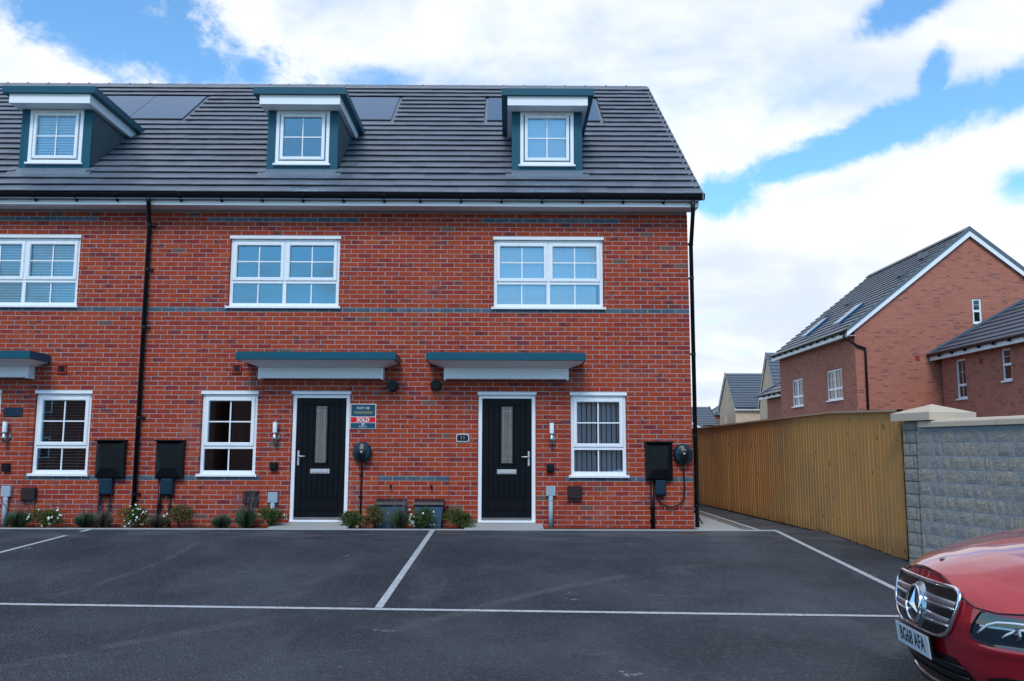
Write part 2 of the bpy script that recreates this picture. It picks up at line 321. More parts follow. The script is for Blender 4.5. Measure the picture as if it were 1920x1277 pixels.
# ---------------------------------------------------------------- mesh builder
class MB:
    def __init__(s): s.v = []; s.f = []; s.att = []
    def add(s, vs, fs):
        o = len(s.v); s.v += [tuple(p) for p in vs]; s.f += [tuple(i + o for i in f) for f in fs]; return s
    def box(s, x0, x1, y0, y1, z0, z1):
        return s.add([(x0, y0, z0), (x1, y0, z0), (x1, y1, z0), (x0, y1, z0), (x0, y0, z1), (x1, y0, z1), (x1, y1, z1), (x0, y1, z1)],
                     [(3, 2, 1, 0), (4, 5, 6, 7), (0, 1, 5, 4), (1, 2, 6, 5), (2, 3, 7, 6), (3, 0, 4, 7)])
    def cbox(s, x0, x1, y0, y1, z0, z1, b=.004):      # box with chamfered front (towards -y) edges
        return s.add([(x0, y0 + b, z0), (x1, y0 + b, z0), (x1, y1, z0), (x0, y1, z0), (x0, y0 + b, z1), (x1, y0 + b, z1), (x1, y1, z1), (x0, y1, z1),
                      (x0 + b, y0, z0 + b), (x1 - b, y0, z0 + b), (x1 - b, y0, z1 - b), (x0 + b, y0, z1 - b)],
                     [(3, 2, 1, 0), (4, 5, 6, 7), (1, 2, 6, 5), (2, 3, 7, 6), (3, 0, 4, 7), (8, 9, 10, 11), (0, 1, 9, 8), (1, 5, 10, 9), (5, 4, 11, 10), (4, 0, 8, 11)])
    def frame(s, x0, x1, z0, z1, t, y0, y1, b=.004):
        s.cbox(x0, x0 + t, y0, y1, z0, z1, b); s.cbox(x1 - t, x1, y0, y1, z0, z1, b)
        s.cbox(x0 + t, x1 - t, y0 + .0005, y1, z0, z0 + t, b); s.cbox(x0 + t, x1 - t, y0 + .0005, y1, z1 - t, z1, b); return s
    def prism(s, poly, axis, a, b):     # polygon in the two other axes, extruded along axis
        n = len(poly)
        def P(u, v_, t): return {'x': (t, u, v_), 'y': (u, t, v_), 'z': (u, v_, t)}[axis]
        vs = [P(u, v_, a) for u, v_ in poly] + [P(u, v_, b) for u, v_ in poly]
        return s.add(vs, [tuple(range(n - 1, -1, -1)), tuple(range(n, 2 * n))] + [(i, (i + 1) % n, n + (i + 1) % n, n + i) for i in range(n)])
    def tube(s, path, r, n=10, cap=True):
        path = [Vector(p) for p in path]; rings = []
        rr = r if isinstance(r, (list, tuple)) else [r] * len(path)
        prev = None
        for i, p in enumerate(path):
            t = (path[min(i + 1, len(path) - 1)] - path[max(i - 1, 0)]).normalized()
            if prev is None:
                a = Vector((0, 0, 1)) if abs(t.z) < .9 else Vector((1, 0, 0)); u = t.cross(a).normalized()
            else: u = (prev - t * prev.dot(t)).normalized()
            prev = u; v_ = t.cross(u)
            rings.append([p + (u * math.cos(2 * math.pi * k / n) + v_ * math.sin(2 * math.pi * k / n)) * rr[i] for k in range(n)])
        vs = [q for ring in rings for q in ring]; fs = []
        for i in range(len(path) - 1):
            for k in range(n): fs.append((i * n + k, i * n + (k + 1) % n, (i + 1) * n + (k + 1) % n, (i + 1) * n + k))
        if cap: fs += [tuple(range(n - 1, -1, -1)), tuple(range((len(path) - 1) * n, len(path) * n))]
        return s.add(vs, fs)
    def lathe(s, prof, c, axis='z', n=24):   # prof: (radius, height)
        vs = []
        for r_, h in prof:
            for k in range(n):
                a = 2 * math.pi * k / n; u, v_ = r_ * math.cos(a), r_ * math.sin(a)
                vs.append({'z': (c[0] + u, c[1] + v_, c[2] + h), 'y': (c[0] + u, c[1] + h, c[2] + v_), 'x': (c[0] + h, c[1] + u, c[2] + v_)}[axis])
        m = len(prof); fs = [(i * n + k, i * n + (k + 1) % n, (i + 1) * n + (k + 1) % n, (i + 1) * n + k) for i in range(m - 1) for k in range(n)]
        fs += [tuple(range(n)), tuple(range((m - 1) * n, m * n))]
        return s.add(vs, fs)
    def grid(s, rows):
        n = len(rows[0]); o = [p for r_ in rows for p in r_]
        return s.add(o, [(i * n + k, i * n + k + 1, (i + 1) * n + k + 1, (i + 1) * n + k) for i in range(len(rows) - 1) for k in range(n - 1)])
    def mesh(s, name, material, smooth=False):
        me = bpy.data.meshes.new(name); me.from_pydata(s.v, [], s.f); me.update()
        if s.att:
            a = me.attributes.new('brick_id', 'FLOAT', 'FACE'); a.data.foreach_set('value', s.att)
        me.materials.append(MT[material])
        if smooth: me.polygons.foreach_set('use_smooth', [True] * len(me.polygons))
        return me
    def build(s, name, material, parent=None, smooth=False):
        return link(bpy.data.objects.new(name, s.mesh(name, material, smooth)), parent)
def link(o, parent=None):
    col.objects.link(o)
    if parent is not None: o.parent = parent
    return o
def fixn(o):
    import bmesh
    bm = bmesh.new(); bm.from_mesh(o.data); bmesh.ops.recalc_face_normals(bm, faces=bm.faces); bm.to_mesh(o.data); bm.free(); return o
def tag(o, label=None, cat=None, group=None, kind=None):
    for k, v_ in (('label', label), ('category', cat), ('group', group), ('kind', kind)):
        if v_: o[k] = v_
    return o
def empty(name, loc=(0, 0, 0), label=None, cat=None, group=None, rz=0.0):
    o = bpy.data.objects.new(name, None); o.location = loc; o.rotation_euler = (0, 0, rz); o.empty_display_size = .1
    link(o); return tag(o, label, cat, group)
def put(name, mesh, parent, loc=(0, 0, 0), rot=(0, 0, 0)):
    o = bpy.data.objects.new(name, mesh); o.location = loc; o.rotation_euler = rot; return link(o, parent)
def text(s_, size, material, parent, loc, rot=(R(90), 0, 0), name='lettering', ext=.001, sx=1.0, bold=0.0):
    cu = bpy.data.curves.new('lettering', 'FONT'); cu.body = s_; cu.size = size; cu.align_x = 'CENTER'; cu.align_y = 'CENTER'; cu.extrude = ext; cu.offset = bold; cu.resolution_u = 3
    to = bpy.data.objects.new('tmp', cu); col.objects.link(to)
    me = bpy.data.meshes.new_from_object(to); col.objects.unlink(to); bpy.data.objects.remove(to)
    me.materials.clear(); me.materials.append(MT[material])
    o = put(name, me, parent, loc, rot); o.scale = (sx, 1, 1); return o

# ---------------------------------------------------------------- ground
def gz(y):
    if y > -.6: return .03
    if y > -6.0: return .06 + .048 * (y + .6)
    return -.199
def struct(o): o['kind'] = 'structure'; return o
g_ = MB(); g_.add([(-2500, -2500, -.9), (2500, -2500, -.9), (2500, 2500, -.9), (-2500, 2500, -.9)], [(0, 1, 2, 3)])
struct(g_.build('ground', 'earth'))
ys = [-60, -30, -14, -9, -8.0, -7, -6.55, -6.5, -6.01, -6, -5, -3, -1.5, -.61, -.60]
b = MB(); b.grid([[(x, y, gz(y) if y < -.605 else .06) for x in (-60, -20, -8, -4, 0, 4, 8, 20, 60)] for y in ys]); struct(b.build('road', 'asphalt'))
b = MB(); b.grid([[(x, y, z) for x in (2.3, 4.0, 30)] for y, z in ((-.60, .03), (2, .02), (12, .0), (70, -.1))]); struct(b.build('footpath', 'asphalt'))
b = MB(); b.box(-40, 4.05, -.655, -.602, -.05, .072); struct(b.build('edging_kerb', 'kerb'))
b = MB(); rr = []
for j, y in enumerate((-.602, -.45, -.3, -.15, .0)):
    rr.append([(x * .25, y, .040 + .022 * math.sin(x * 1.7 + j) * (0 < j < 4) + random.uniform(-.006, .006)) for x in range(-160, 12)])
b.grid(rr); struct(b.build('planting_bed', 'soil'))
b = MB(); b.box(2.952, 3.62, -.60, 9.0, -.05, .052); struct(b.build('side_paving', 'concrete'))
b = MB(); b.box(3.622, 3.80, -.60, 9.0, -.05, .046); struct(b.build('gravel_strip', 'gravel'))
b = MB(); b.box(3.802, 3.86, -.60, 9.0, -.05, .060); struct(b.build('path_edging', 'kerb'))
def line(name, p0, p1, wd):
    p0, p1 = Vector(p0), Vector(p1); d = (p1 - p0).normalized(); n = Vector((-d.y, d.x)) * wd / 2; k = 14
    rows = []
    for i in range(k + 1):
        p = p0.lerp(p1, i / k)
        rows.append([((p + n).x, (p + n).y, gz((p + n).y) + .004), ((p - n).x, (p - n).y, gz((p - n).y) + .004)])
    m = MB(); m.grid(rows); return struct(fixn(m.build(name, 'paint')))
FL = lambda x: -5.587 - (x + 4.7) * .0488
line('bay_marking', (-20, FL(-20)), (4.0, FL(4.0)), .072)
line('bay_marking', (-1.115, -.68), (-1.175, FL(-1.175) + .05), .072)
line('bay_marking', (4.045, -.66), (3.945, FL(3.94) + .05), .072)
line('bay_marking', (-6.27, -1.30), (-6.52, FL(-6.5) + .05), .072)
line('bay_marking', (-6.225, -.68), (-6.245, -.92), .085)

def grate(x, y, label):
    e = empty('drain_grate', (x, y, gz(y) + .002), label, 'drain grate', 'gully grates in the parking bays'); e.rotation_euler = (math.atan(.048), 0, 0)
    m = MB(); m.box(-.20, .20, -.14, -.115, 0, .006); m.box(-.20, .20, .115, .14, 0, .006); m.box(-.20, -.175, -.115, .115, 0, .0055); m.box(.175, .20, -.115, .115, 0, .0055); m.build('grate_frame', 'rusty', e)
    m = MB(); m.box(-.175, .175, -.115, .115, 0, .001); m.build('grate_void', 'black', e)
    m = MB(); m.box(-.007, .007, -.115, .115, .001, .006); me = m.mesh('grate_bar', 'rusty')
    for i in range(11): put('grate_bar', me, e, (-.15 + i * .03, 0, 0))
MT['rusty'] = simple('weathered_iron', (.13, .105, .095), .8, .2, var=.3, scale=12)
grate(2.72, -.92, 'iron gully grate in the tarmac below the corner meter box')
grate(-.82, -.92, 'iron gully grate in the tarmac below the number 11 plaque')

# ---------------------------------------------------------------- the terrace
PITCHR = math.atan((9.36 - 5.33) / 5.12); SL = math.tan(PITCHR)
def rz_(y): return 5.33 + SL * (y + .42)
HX = {'L': (-12.6, -5.78), 'M': (-5.78, -1.495), 'R': (-1.495, 2.95)}
base = {'R': (-1.495, 1), 'M': (-1.495, -1), 'L': (-10.05, 1)}
def ux(h, a, b):
    o, s = base[h]; x0, x1 = o + s * a, o + s * b
    return (min(x0, x1), max(x0, x1))
HOUSE = {}
HOUSE['L'] = empty('terraced_house', (-7.9, 0, 0), 'red brick terraced house numbered 7 beside the black downpipe', 'house', 'houses of the brick terrace')
HOUSE['M'] = empty('terraced_house', (-3.6, 0, 0), 'red brick mid-terrace house with the SOLD board beside its black door', 'house', 'houses of the brick terrace')
HOUSE['R'] = empty('terraced_house', (.7, 0, 0), 'red brick end-of-terrace house numbered 11 beside the fenced path', 'house', 'houses of the brick terrace')
def local(h, o):       # keep world coordinates while parented to the house empty
    o.parent = HOUSE[h]; o.matrix_parent_inverse = Matrix.Translation(-HOUSE[h].location); return o
OPEN = {}
for h in 'LMR':
    OPEN[h] = {'upper': (*ux(h, 1.259, 3.050), 3.545, 4.722), 'ground': (*ux(h, 2.505, 3.395), .848, 2.172), 'door': (*ux(h, 1.026, 1.946), .0, 2.172)}
ALLOP = [o for h in 'LMR' for o in OPEN[h].values()]
WALL = {}
for h in 'LMR':
    x0, x1 = HX[h]; b = MB()
    ops = [(a - .005, c_ + .005, z0 - .005, z1 + .005) for a, c_, z0, z1 in OPEN[h].values()]
    xs = sorted({x0, x1 - (.005 if h == 'R' else 0), *[o[0] for o in ops], *[o[1] for o in ops]})
    zs = sorted({-.3, 5.6, *[max(o[2], -.3) for o in ops], *[o[3] for o in ops]})
    def solid(i, k):
        if not (0 <= i < len(xs) - 1 and 0 <= k < len(zs) - 1): return False
        cx, cz = (xs[i] + xs[i + 1]) / 2, (zs[k] + zs[k + 1]) / 2
        return not any(o[0] < cx < o[1] and o[2] < cz < o[3] for o in ops)
    Y0, Y1 = .004, .30
    for i in range(len(xs) - 1):
        for k in range(len(zs) - 1):
            if not solid(i, k): continue
            a, c_, z0, z1 = xs[i], xs[i + 1], zs[k], zs[k + 1]
            b.add([(a, Y0, z0), (c_, Y0, z0), (c_, Y0, z1), (a, Y0, z1)], [(0, 1, 2, 3)])
            b.add([(a, Y1, z0), (c_, Y1, z0), (c_, Y1, z1), (a, Y1, z1)], [(3, 2, 1, 0)])
            if not solid(i - 1, k): b.add([(a, Y0, z0), (a, Y0, z1), (a, Y1, z1), (a, Y1, z0)], [(0, 1, 2, 3)])
            if not solid(i + 1, k): b.add([(c_, Y0, z0), (c_, Y1, z0), (c_, Y1, z1), (c_, Y0, z1)], [(0, 1, 2, 3)])
            if not solid(i, k - 1): b.add([(a, Y0, z0), (a, Y1, z0), (c_, Y1, z0), (c_, Y0, z0)], [(0, 1, 2, 3)])
            if not solid(i, k + 1): b.add([(a, Y0, z1), (c_, Y0, z1), (c_, Y1, z1), (a, Y1, z1)], [(0, 1, 2, 3)])
    WALL[h] = local(h, b.build('wall', 'mortar'))
    # rear shell, party walls and floors
    b = MB(); b.box(x0 + .01, x1 - .01, 9.1, 9.4, -.3, 5.6)
    local(h, b.build('rear_wall', 'brick_wall'))
    b = MB()
    for z in (-.05, 2.45, 5.1): b.box(x0 + .12, x1 - .12, .31, 9.09, z, z + .2)
    local(h, b.build('floor_slab', 'interior'))
    b = MB(); b.box(x0 + .002, x0 + .10, .31, 9.09, -.3, 5.5)
    if h != 'R': b.box(x1 - .10, x1 - .002, .31, 9.09, -.3, 5.5)
    b.box(x0 + .12, x1 - .12, 4.4, 4.5, .2, 5.05)
    local(h, b.build('inner_wall', 'interior'))
# gable end
b = MB(); b.prism([(.10, -.3), (9.4, -.3), (9.4, 5.6), (4.7, 9.27), (.10, 5.66)], 'x', 2.70, 2.946)
local('R', fixn(b.build('gable_wall', 'brick_wall')))

# bricks
JOINTS = [-9.475, -7.64, -3.917, -2.045, -.925, .91]
def row_segments(zc):
    if zc < 2.36:
        e = [-12.6] + JOINTS + [2.95]; return list(zip(e[:-1], e[1:]))
    return [(-12.6, 2.95)]
bricks = []      # x0, x1, zc, blue
BLUEH = {h: ux(h, .955, 3.41) for h in 'LMR'}
for n in range(-1, 69):
    zc = .05 + .075 * n
    if zc + .03 > 5.165: break
    for (a, c_) in row_segments(zc):
        nh = max(1, round((c_ - a) / .1125)); hm = (c_ - a) / nh; one = len(row_segments(zc)) == 1
        k = 0
        start = (n + (nh if one else 0)) % 2
        edges = [0] + list(range(1 if start else 2, nh, 2)) + [nh]
        for e0, e1 in zip(edges[:-1], edges[1:]):
            bx0, bx1 = a + e0 * hm + .005, a + e1 * hm - .005
            if e0 == 0: bx0 = a + (.006 if a > -12 else 0)
            if e1 == nh: bx1 = c_ - (.006 if c_ < 2.9 else 0)
            bx0 += random.uniform(-.0015, .0015) if e0 else 0; bx1 += random.uniform(-.0015, .0015) if e1 < nh else 0
            parts = [(bx0, bx1)]
            for (o0, o1, q0, q1) in ALLOP:
                if zc + .030 > q0 and zc - .030 < q1:
                    nx = []
                    for p0, p1 in parts:
                        if p1 <= o0 or p0 >= o1: nx.append((p0, p1)); continue
                        if p0 < o0: nx.append((p0, o0))
                        if p1 > o1: nx.append((o1, p1))
                    parts = nx
            for p0, p1 in parts:
                if p1 - p0 < .018: continue
                xm = (p0 + p1) / 2; blue = n == 46
                if n == 66: blue = any(s0 < xm < s1 for s0, s1 in BLUEH.values())
                if n == 10: blue = not (any(s0 < xm < s1 for s0, s1 in ((-9.475, -7.64), (-3.917, -2.045), (-.925, .91))))
                bricks.append((p0, p1, zc, blue))
cache = {}
camp = Vector((0, -CAM_D, CAM_Z))
for h in 'LMR':
    x0, x1 = HX[h]
    mine = [b_ for b_ in bricks if x0 <= (b_[0] + b_[1]) / 2 < x1]
    vis = lambda b_: (abs((b_[0] + b_[1]) / 2) < 8.3)
    mine.sort(key=lambda b_: (not vis(b_), (Vector(((b_[0] + b_[1]) / 2, 0, b_[2])) - camp).length))
    rest = {False: MB(), True: MB()}
    for i, (p0, p1, zc, blue) in enumerate(mine):
        xm, wd = (p0 + p1) / 2, round((p1 - p0) / .002) * .002
        dy = random.uniform(-.0015, .0015); rid = random.random()
        if i < 300:
            key = (wd, blue)
            if key not in cache:
                m = MB(); m.cbox(-wd / 2, wd / 2, 0, .1, -.0325, .0325, .003); cache[key] = m.mesh('brick', 'blue' if blue else 'brick')
            o = put('brick', cache[key], WALL[h], (xm, dy, zc), (0, random.uniform(-.003, .003), 0)); o['brick_id'] = rid
        else:
            m = rest[blue]; nf = len(m.f); m.cbox(p0, p1, dy, .1, zc - .0325 + random.uniform(-.001, .001), zc + .0325 + random.uniform(-.001, .001), .003)
            m.att += [rid] * (len(m.f) - nf)
    for blue in (False, True):
        if rest[blue].f:
            o = rest[blue].build('brick', 'blue' if blue else 'brick', WALL[h]); o['kind'] = 'stuff'
    # mastic in the movement joints
    for jx in JOINTS:
        if x0 < jx < x1:
            m = MB(); m.box(jx - .0055, jx + .0055, .001, .05, -.05, 2.355); m.build('movement_joint', 'mastic', WALL[h])

# roof covering
DORM = {'L': -7.705, 'M': -3.51, 'R': .655}
SOL = {'L': (-8.62, -6.46), 'M': (-4.60, -2.335), 'R': (-.43, 1.825)}
SOLY = (2.62, 3.87)
GA, TW, NC = .2955, .300, 22
E0 = (-.47, 5.33 - SL * .05)          # bottom edge of the first course
cs, sn = math.cos(PITCHR), math.sin(PITCHR)
tcache = {}
VX = 3.10
ROOF = {}
for h in 'LMR':
    x0, x1 = HX[h]
    if h == 'R': x1 = VX
    b = MB(); b.prism([(-.40, rz_(-.40) - .05), (4.70, rz_(4.70) - .05), (9.8, rz_(-.40) - .05), (9.8, rz_(-.40) - .12), (4.70, rz_(4.70) - .14), (-.40, rz_(-.40) - .12)], 'x', x0, x1 - (.02 if h == 'R' else 0))
    roof = ROOF[h] = local(h, fixn(b.build('roof', 'tile')))
    b = MB()
    for i in range(NC):                 # rear slope, one stepped sheet
        y1_ = 9.87 - i * GA * cs; z1_ = 5.29 + i * GA * sn
        b.add([(x0, y1_, z1_ + .01), (x1, y1_, z1_ + .01), (x1, y1_ - GA * cs, z1_ + GA * sn - .015), (x0, y1_ - GA * cs, z1_ + GA * sn - .015)], [(0, 1, 2, 3)])
    b.build('rear_slope', 'tile', roof)
    dx = DORM[h]
    cnt = 0; spare = MB()
    for i in range(NC):
        ya = E0[0] + i * GA * cs; za = E0[1] + i * GA * sn
        yc = ya + GA * cs * .5
        first = math.floor((-10.05 - VX) / TW) - 1
        xt = VX - (TW / 2 if i % 2 else 0)
        tl = [(VX - TW / 2, VX)] if i % 2 else []
        k = 0
        while xt - TW * k > -12.7:
            tl.append((xt - TW * (k + 1), xt - TW * k)); k += 1
        for (t0, t1) in tl:
            xm = (t0 + t1) / 2
            if not (x0 <= xm < x1): continue
            parts = [(t0 + .0019, t1 - .0019)]
            cuts = []
            if .33 < yc < 2.05: cuts.append((dx - .60, dx + .60))
            if 2.05 <= yc < 2.2: cuts.append((dx - .70, dx + .70))
            if SOLY[0] - .02 < yc < SOLY[1]: cuts.append((SOL[h][0] - .06, SOL[h][1] + .06))
            for c0, c1 in cuts:
                nx = []
                for p0, p1 in parts:
                    if p1 <= c0 or p0 >= c1: nx.append((p0, p1)); continue
                    if p0 < c0: nx.append((p0, c0))
                    if p1 > c1: nx.append((c1, p1))
                parts = nx
            for p0, p1 in parts:
                wd = round(p1 - p0, 2)
                if wd < .03: continue
                if wd not in tcache:
                    m = MB(); L_ = GA + .05
                    m.add([(-wd / 2, 0, .027), (wd / 2, 0, .027), (wd / 2, 0, .041), (-wd / 2, 0, .041), (-wd / 2, L_, -.02), (wd / 2, L_, -.02), (wd / 2, L_, .000), (-wd / 2, L_, .000)],
                          [(0, 1, 2, 3), (3, 2, 6, 7), (1, 5, 6, 2), (0, 3, 7, 4), (0, 4, 5, 1)])
                    tcache[wd] = m.mesh('tile', 'tile')
                j = random.uniform(-.002, .002)
                if (p0 + p1) / 2 < -10.2 or cnt >= 300:
                    L_ = GA + .05; T_ = lambda x_, y_, z_: (x_, ya + y_ * cs - z_ * sn, za + .012 + y_ * sn + z_ * cs)
                    spare.add([T_(p0, 0, .027), T_(p1, 0, .027), T_(p1, 0, .041), T_(p0, 0, .041), T_(p0, L_, -.02), T_(p1, L_, -.02), T_(p1, L_, 0), T_(p0, L_, 0)], [(0, 1, 2, 3), (3, 2, 6, 7), (1, 5, 6, 2), (0, 3, 7, 4), (0, 4, 5, 1)])
                    continue
                put('tile', tcache[wd], roof, ((p0 + p1) / 2, ya, za + .012 + j), (PITCHR + random.uniform(-.004, .004), random.uniform(-.003, .003), 0)); cnt += 1
    if spare.f: o = spare.build('tile', 'tile', roof); o['kind'] = 'stuff'
    print('tiles', h, cnt)
    # ridge tiles
    nr = 10 if h != 'L' else 15; lw_ = (x1 - x0) / nr
    for i in range(nr):
        m = MB(); a, c_ = x0 + i * lw_ + .003, x0 + (i + 1) * lw_ - .003
        m.prism([(4.52, rz_(4.52) + .026), (4.56, rz_(4.56) + .034), (4.70, rz_(4.70) + .030), (4.84, rz_(4.56) + .034), (4.88, rz_(4.52) + .026), (4.85, rz_(4.52) - .03), (4.55, rz_(4.52) - .03)], 'x', a, c_)
        fixn(m.build('ridge_tile', 'tile', roof))
        m = MB(); m.box(a - .02, a + .02, 4.68, 4.72, rz_(4.7) + .028, rz_(4.7) + .045); m.build('ridge_clip', 'steel', roof)
    # solar panels, set into the tiles
    s0, s1 = SOL[h]
    def onroof(m_, a, c_, y0, y1, up0, th, name, mt):
        mm = MB(); nrm = (0, -sn, cs)
        q = []
        for t in (up0, up0 + th):
            q += [(a, y0 - sn * t, rz_(y0) + cs * t), (c_, y0 - sn * t, rz_(y0) + cs * t), (c_, y1 - sn * t, rz_(y1) + cs * t), (a, y1 - sn * t, rz_(y1) + cs * t)]
        mm.add(q, [(3, 2, 1, 0), (4, 5, 6, 7), (0, 1, 5, 4), (1, 2, 6, 5), (2, 3, 7, 6), (3, 0, 4, 7)])
        return mm.build(name, mt, roof)
    onroof(None, s0 - .055, s1 + .055, SOLY[0] - .06, SOLY[1] + .05, -.03, .035, 'flashing_tray', 'lead')
    npan = 2
    pw = (s1 - s0) / npan
    for i in range(npan):
        onroof(None, s0 + i * pw + .006, s0 + (i + 1) * pw - .006, SOLY[0], SOLY[1], .006, .03, 'solar_panel', 'solar')
        onroof(None, s0 + i * pw + .006, s0 + (i + 1) * pw - .006, SOLY[0] - .022, SOLY[0] - .002, .004, .036, 'panel_rail', 'solarframe')
    # verge
    if h == 'R':
        for i in range(NC):
            ya = E0[0] + i * GA * cs; za = E0[1] + i * GA * sn; m = MB()
            m.prism([(ya - .012, za - .07), (ya - .012, za + .045), (ya + GA * cs - .014, za + GA * sn + .028), (ya + GA * cs - .014, za + GA * sn - .07)], 'x', VX + .002, VX + .022)
            fixn(m.build('verge_unit', 'tile', roof))
        m = MB(); m.prism([(-.3, 5.15), (-.3, rz_(-.3) - .10), (4.7, rz_(4.7) - .13), (9.7, rz_(-.3) - .10), (9.7, 5.15), (4.7, rz_(4.7) - .33)], 'x', 3.045, 3.07)
        fixn(m.build('barge_board', 'whiteboard', roof))
        m = MB(); m.prism([(.0, 5.25), (4.7, rz_(4.7) - .27), (9.4, 5.25), (9.4, 5.22), (4.7, rz_(4.7) - .30), (.0, 5.22)], 'x', 2.948, 3.044)
        fixn(m.build('verge_soffit', 'whiteboard', roof))
    # fascia, soffit, gutter
    fx1 = 3.072 if h == 'R' else x1
    m = MB(); m.box(x0, fx1, -.325, -.300, 5.150, 5.335); local(h, m.build('fascia_board', 'whiteboard'))
    m = MB(); m.box(x0, fx1 - (.002 if h == 'R' else 0), -.2995, -.003, 5.153, 5.168); local(h, m.build('soffit_board', 'whiteboard'))
    if h == 'R':
        m = MB(); m.box(2.952, 3.068, -.2995, .0, 5.169, 5.33); local(h, m.build('box_end', 'whiteboard'))
    m = MB(); gx1 = 3.15 if h == 'R' else x1
    prof = [(-.330 - .058 + .058 * math.cos(a_), 5.340 + .098 * math.sin(a_)) for a_ in [math.pi * t / 10 - math.pi for t in range(11)]]
    inner = [(y + (.006 if y < -.388 else -.006) * (abs(y + .388) > .01), z + .006) for y, z in reversed(prof)]
    m.prism(prof + inner, 'x', x0, gx1); gut = local(h, fixn(m.build('gutter', 'blackpipe')))
    if h == 'R': m = MB(); m.prism(prof, 'x', 3.142, 3.152); fixn(m.build('stop_end', 'blackpipe', gut))
    nb = int((gx1 - x0) / .65)
    for i in range(nb):
        xb = x1 - .50 - i * .652 - (.1 if h == 'R' else .0)
        if xb < x0 + .02: break
        m = MB(); m.prism([(-.326, 5.20), (-.326, 5.345), (-.45, 5.345), (-.452, 5.33), (-.445, 5.28), (-.395, 5.228), (-.345, 5.19)], 'x', xb - .016, xb + .016)
        fixn(m.build('gutter_bracket', 'blackpipe', gut))
    # dormer
    c0 = dx; FY = .335
    dm = MB()
    wx0, wx1, wz0, wz1 = c0 - .455, c0 + .455, 6.055, 7.0
    dm.box(c0 - .60, wx0, FY, FY + .06, 5.90, 7.003); dm.box(wx1, c0 + .60, FY, FY + .06, 5.90, 7.003)
    dm.box(wx0, wx1, FY + .0005, FY + .06, 5.90, wz0)
    dorm = dm.build('dormer', 'teal'); local(h, dorm)
    for s in (-1, 1):
        m = MB(); xa, xb = sorted((c0 + s * .598, c0 + s * .55))
        m.prism([(FY + .001, 5.80), (FY + .001, 7.003), (2.02, 7.003), (1.72, 6.85), (.55, 5.93)], 'x', xa, xb); fixn(m.build('cheek', 'cheek', dorm))
        m = MB(); xa, xb = sorted((c0 + s * .60, c0 + s * .555)); m.box(xa, xb, FY - .004, FY - .0005, 5.9, 7.0); m.build('corner_trim', 'teal', dorm)
    m = MB(); m.box(c0 - .675, c0 + .675, .05, 2.05, 7.004, 7.165); m.build('dormer_fascia', 'whiteboard', dorm)
    m = MB(); m.box(c0 - .775, c0 + .775, .0, 2.16, 7.1655, 7.282); m.build('dormer_roof', 'teal', dorm)
    m = MB(); m.prism([(.0, 5.862), (FY + .01, 5.935), (FY + .01, 5.955), (.33, 5.955), (-.02, 5.70), (-.02, 5.685)], 'x', c0 - .72, c0 + .72)
    mm = MB(); th = .012
    y_a, y_b = .13, FY + .02
    mm.add([(c0 - .70, y_a, rz_(y_a) + .040), (c0 + .70, y_a, rz_(y_a) + .040), (c0 + .70, y_b, rz_(y_b) + .045), (c0 - .70, y_b, rz_(y_b) + .045),
            (c0 - .70, y_a, rz_(y_a) + .015), (c0 + .70, y_a, rz_(y_a) + .015)], [(0, 1, 2, 3), (4, 5, 1, 0)]); mm.build('apron_flashing', 'lead', dorm)
    WD = dorm
    m = MB(); m.frame(wx0, wx1, wz0, wz1, .058, FY - .012, FY + .05); m.build('window_frame', 'white', WD)
    m = MB(); m.frame(wx0 + .075, wx1 - .075, wz0 + .075, wz1 - .062, .055, FY - .03, FY + .04, .008); m.build('casement', 'white', WD)
    px0, px1, pz0, pz1 = wx0 + .130, wx1 - .130, wz0 + .130, wz1 - .117
    m = MB(); m.add([(px0, FY + .012, pz0), (px1, FY + .012, pz0), (px1, FY + .012, pz1), (px0, FY + .012, pz1)], [(0, 1, 2, 3)]); m.build('pane', 'glass', WD)
    m = MB(); m.box(c0 - .0095, c0 + .0095, FY - .001, FY + .008, pz0, pz1); m.build('glazing_bar', 'white', WD)
    zm = (pz0 + pz1) / 2; m = MB(); m.box(px0, px1, FY - .0005, FY + .0075, zm - .0095, zm + .0095); m.build('glazing_bar', 'white', WD)
    m = MB(); m.cbox(wx0 - .03, wx1 + .03, FY - .05, FY + .0, wz0 - .028, wz0 + .006, .006); m.build('sill', 'white', WD)
    m = MB(); m.box(c0 - .20, c0 + .20, FY - .026, FY - .013, wz1 - .045, wz1 - .030); m.build('trickle_vent', 'white', WD)

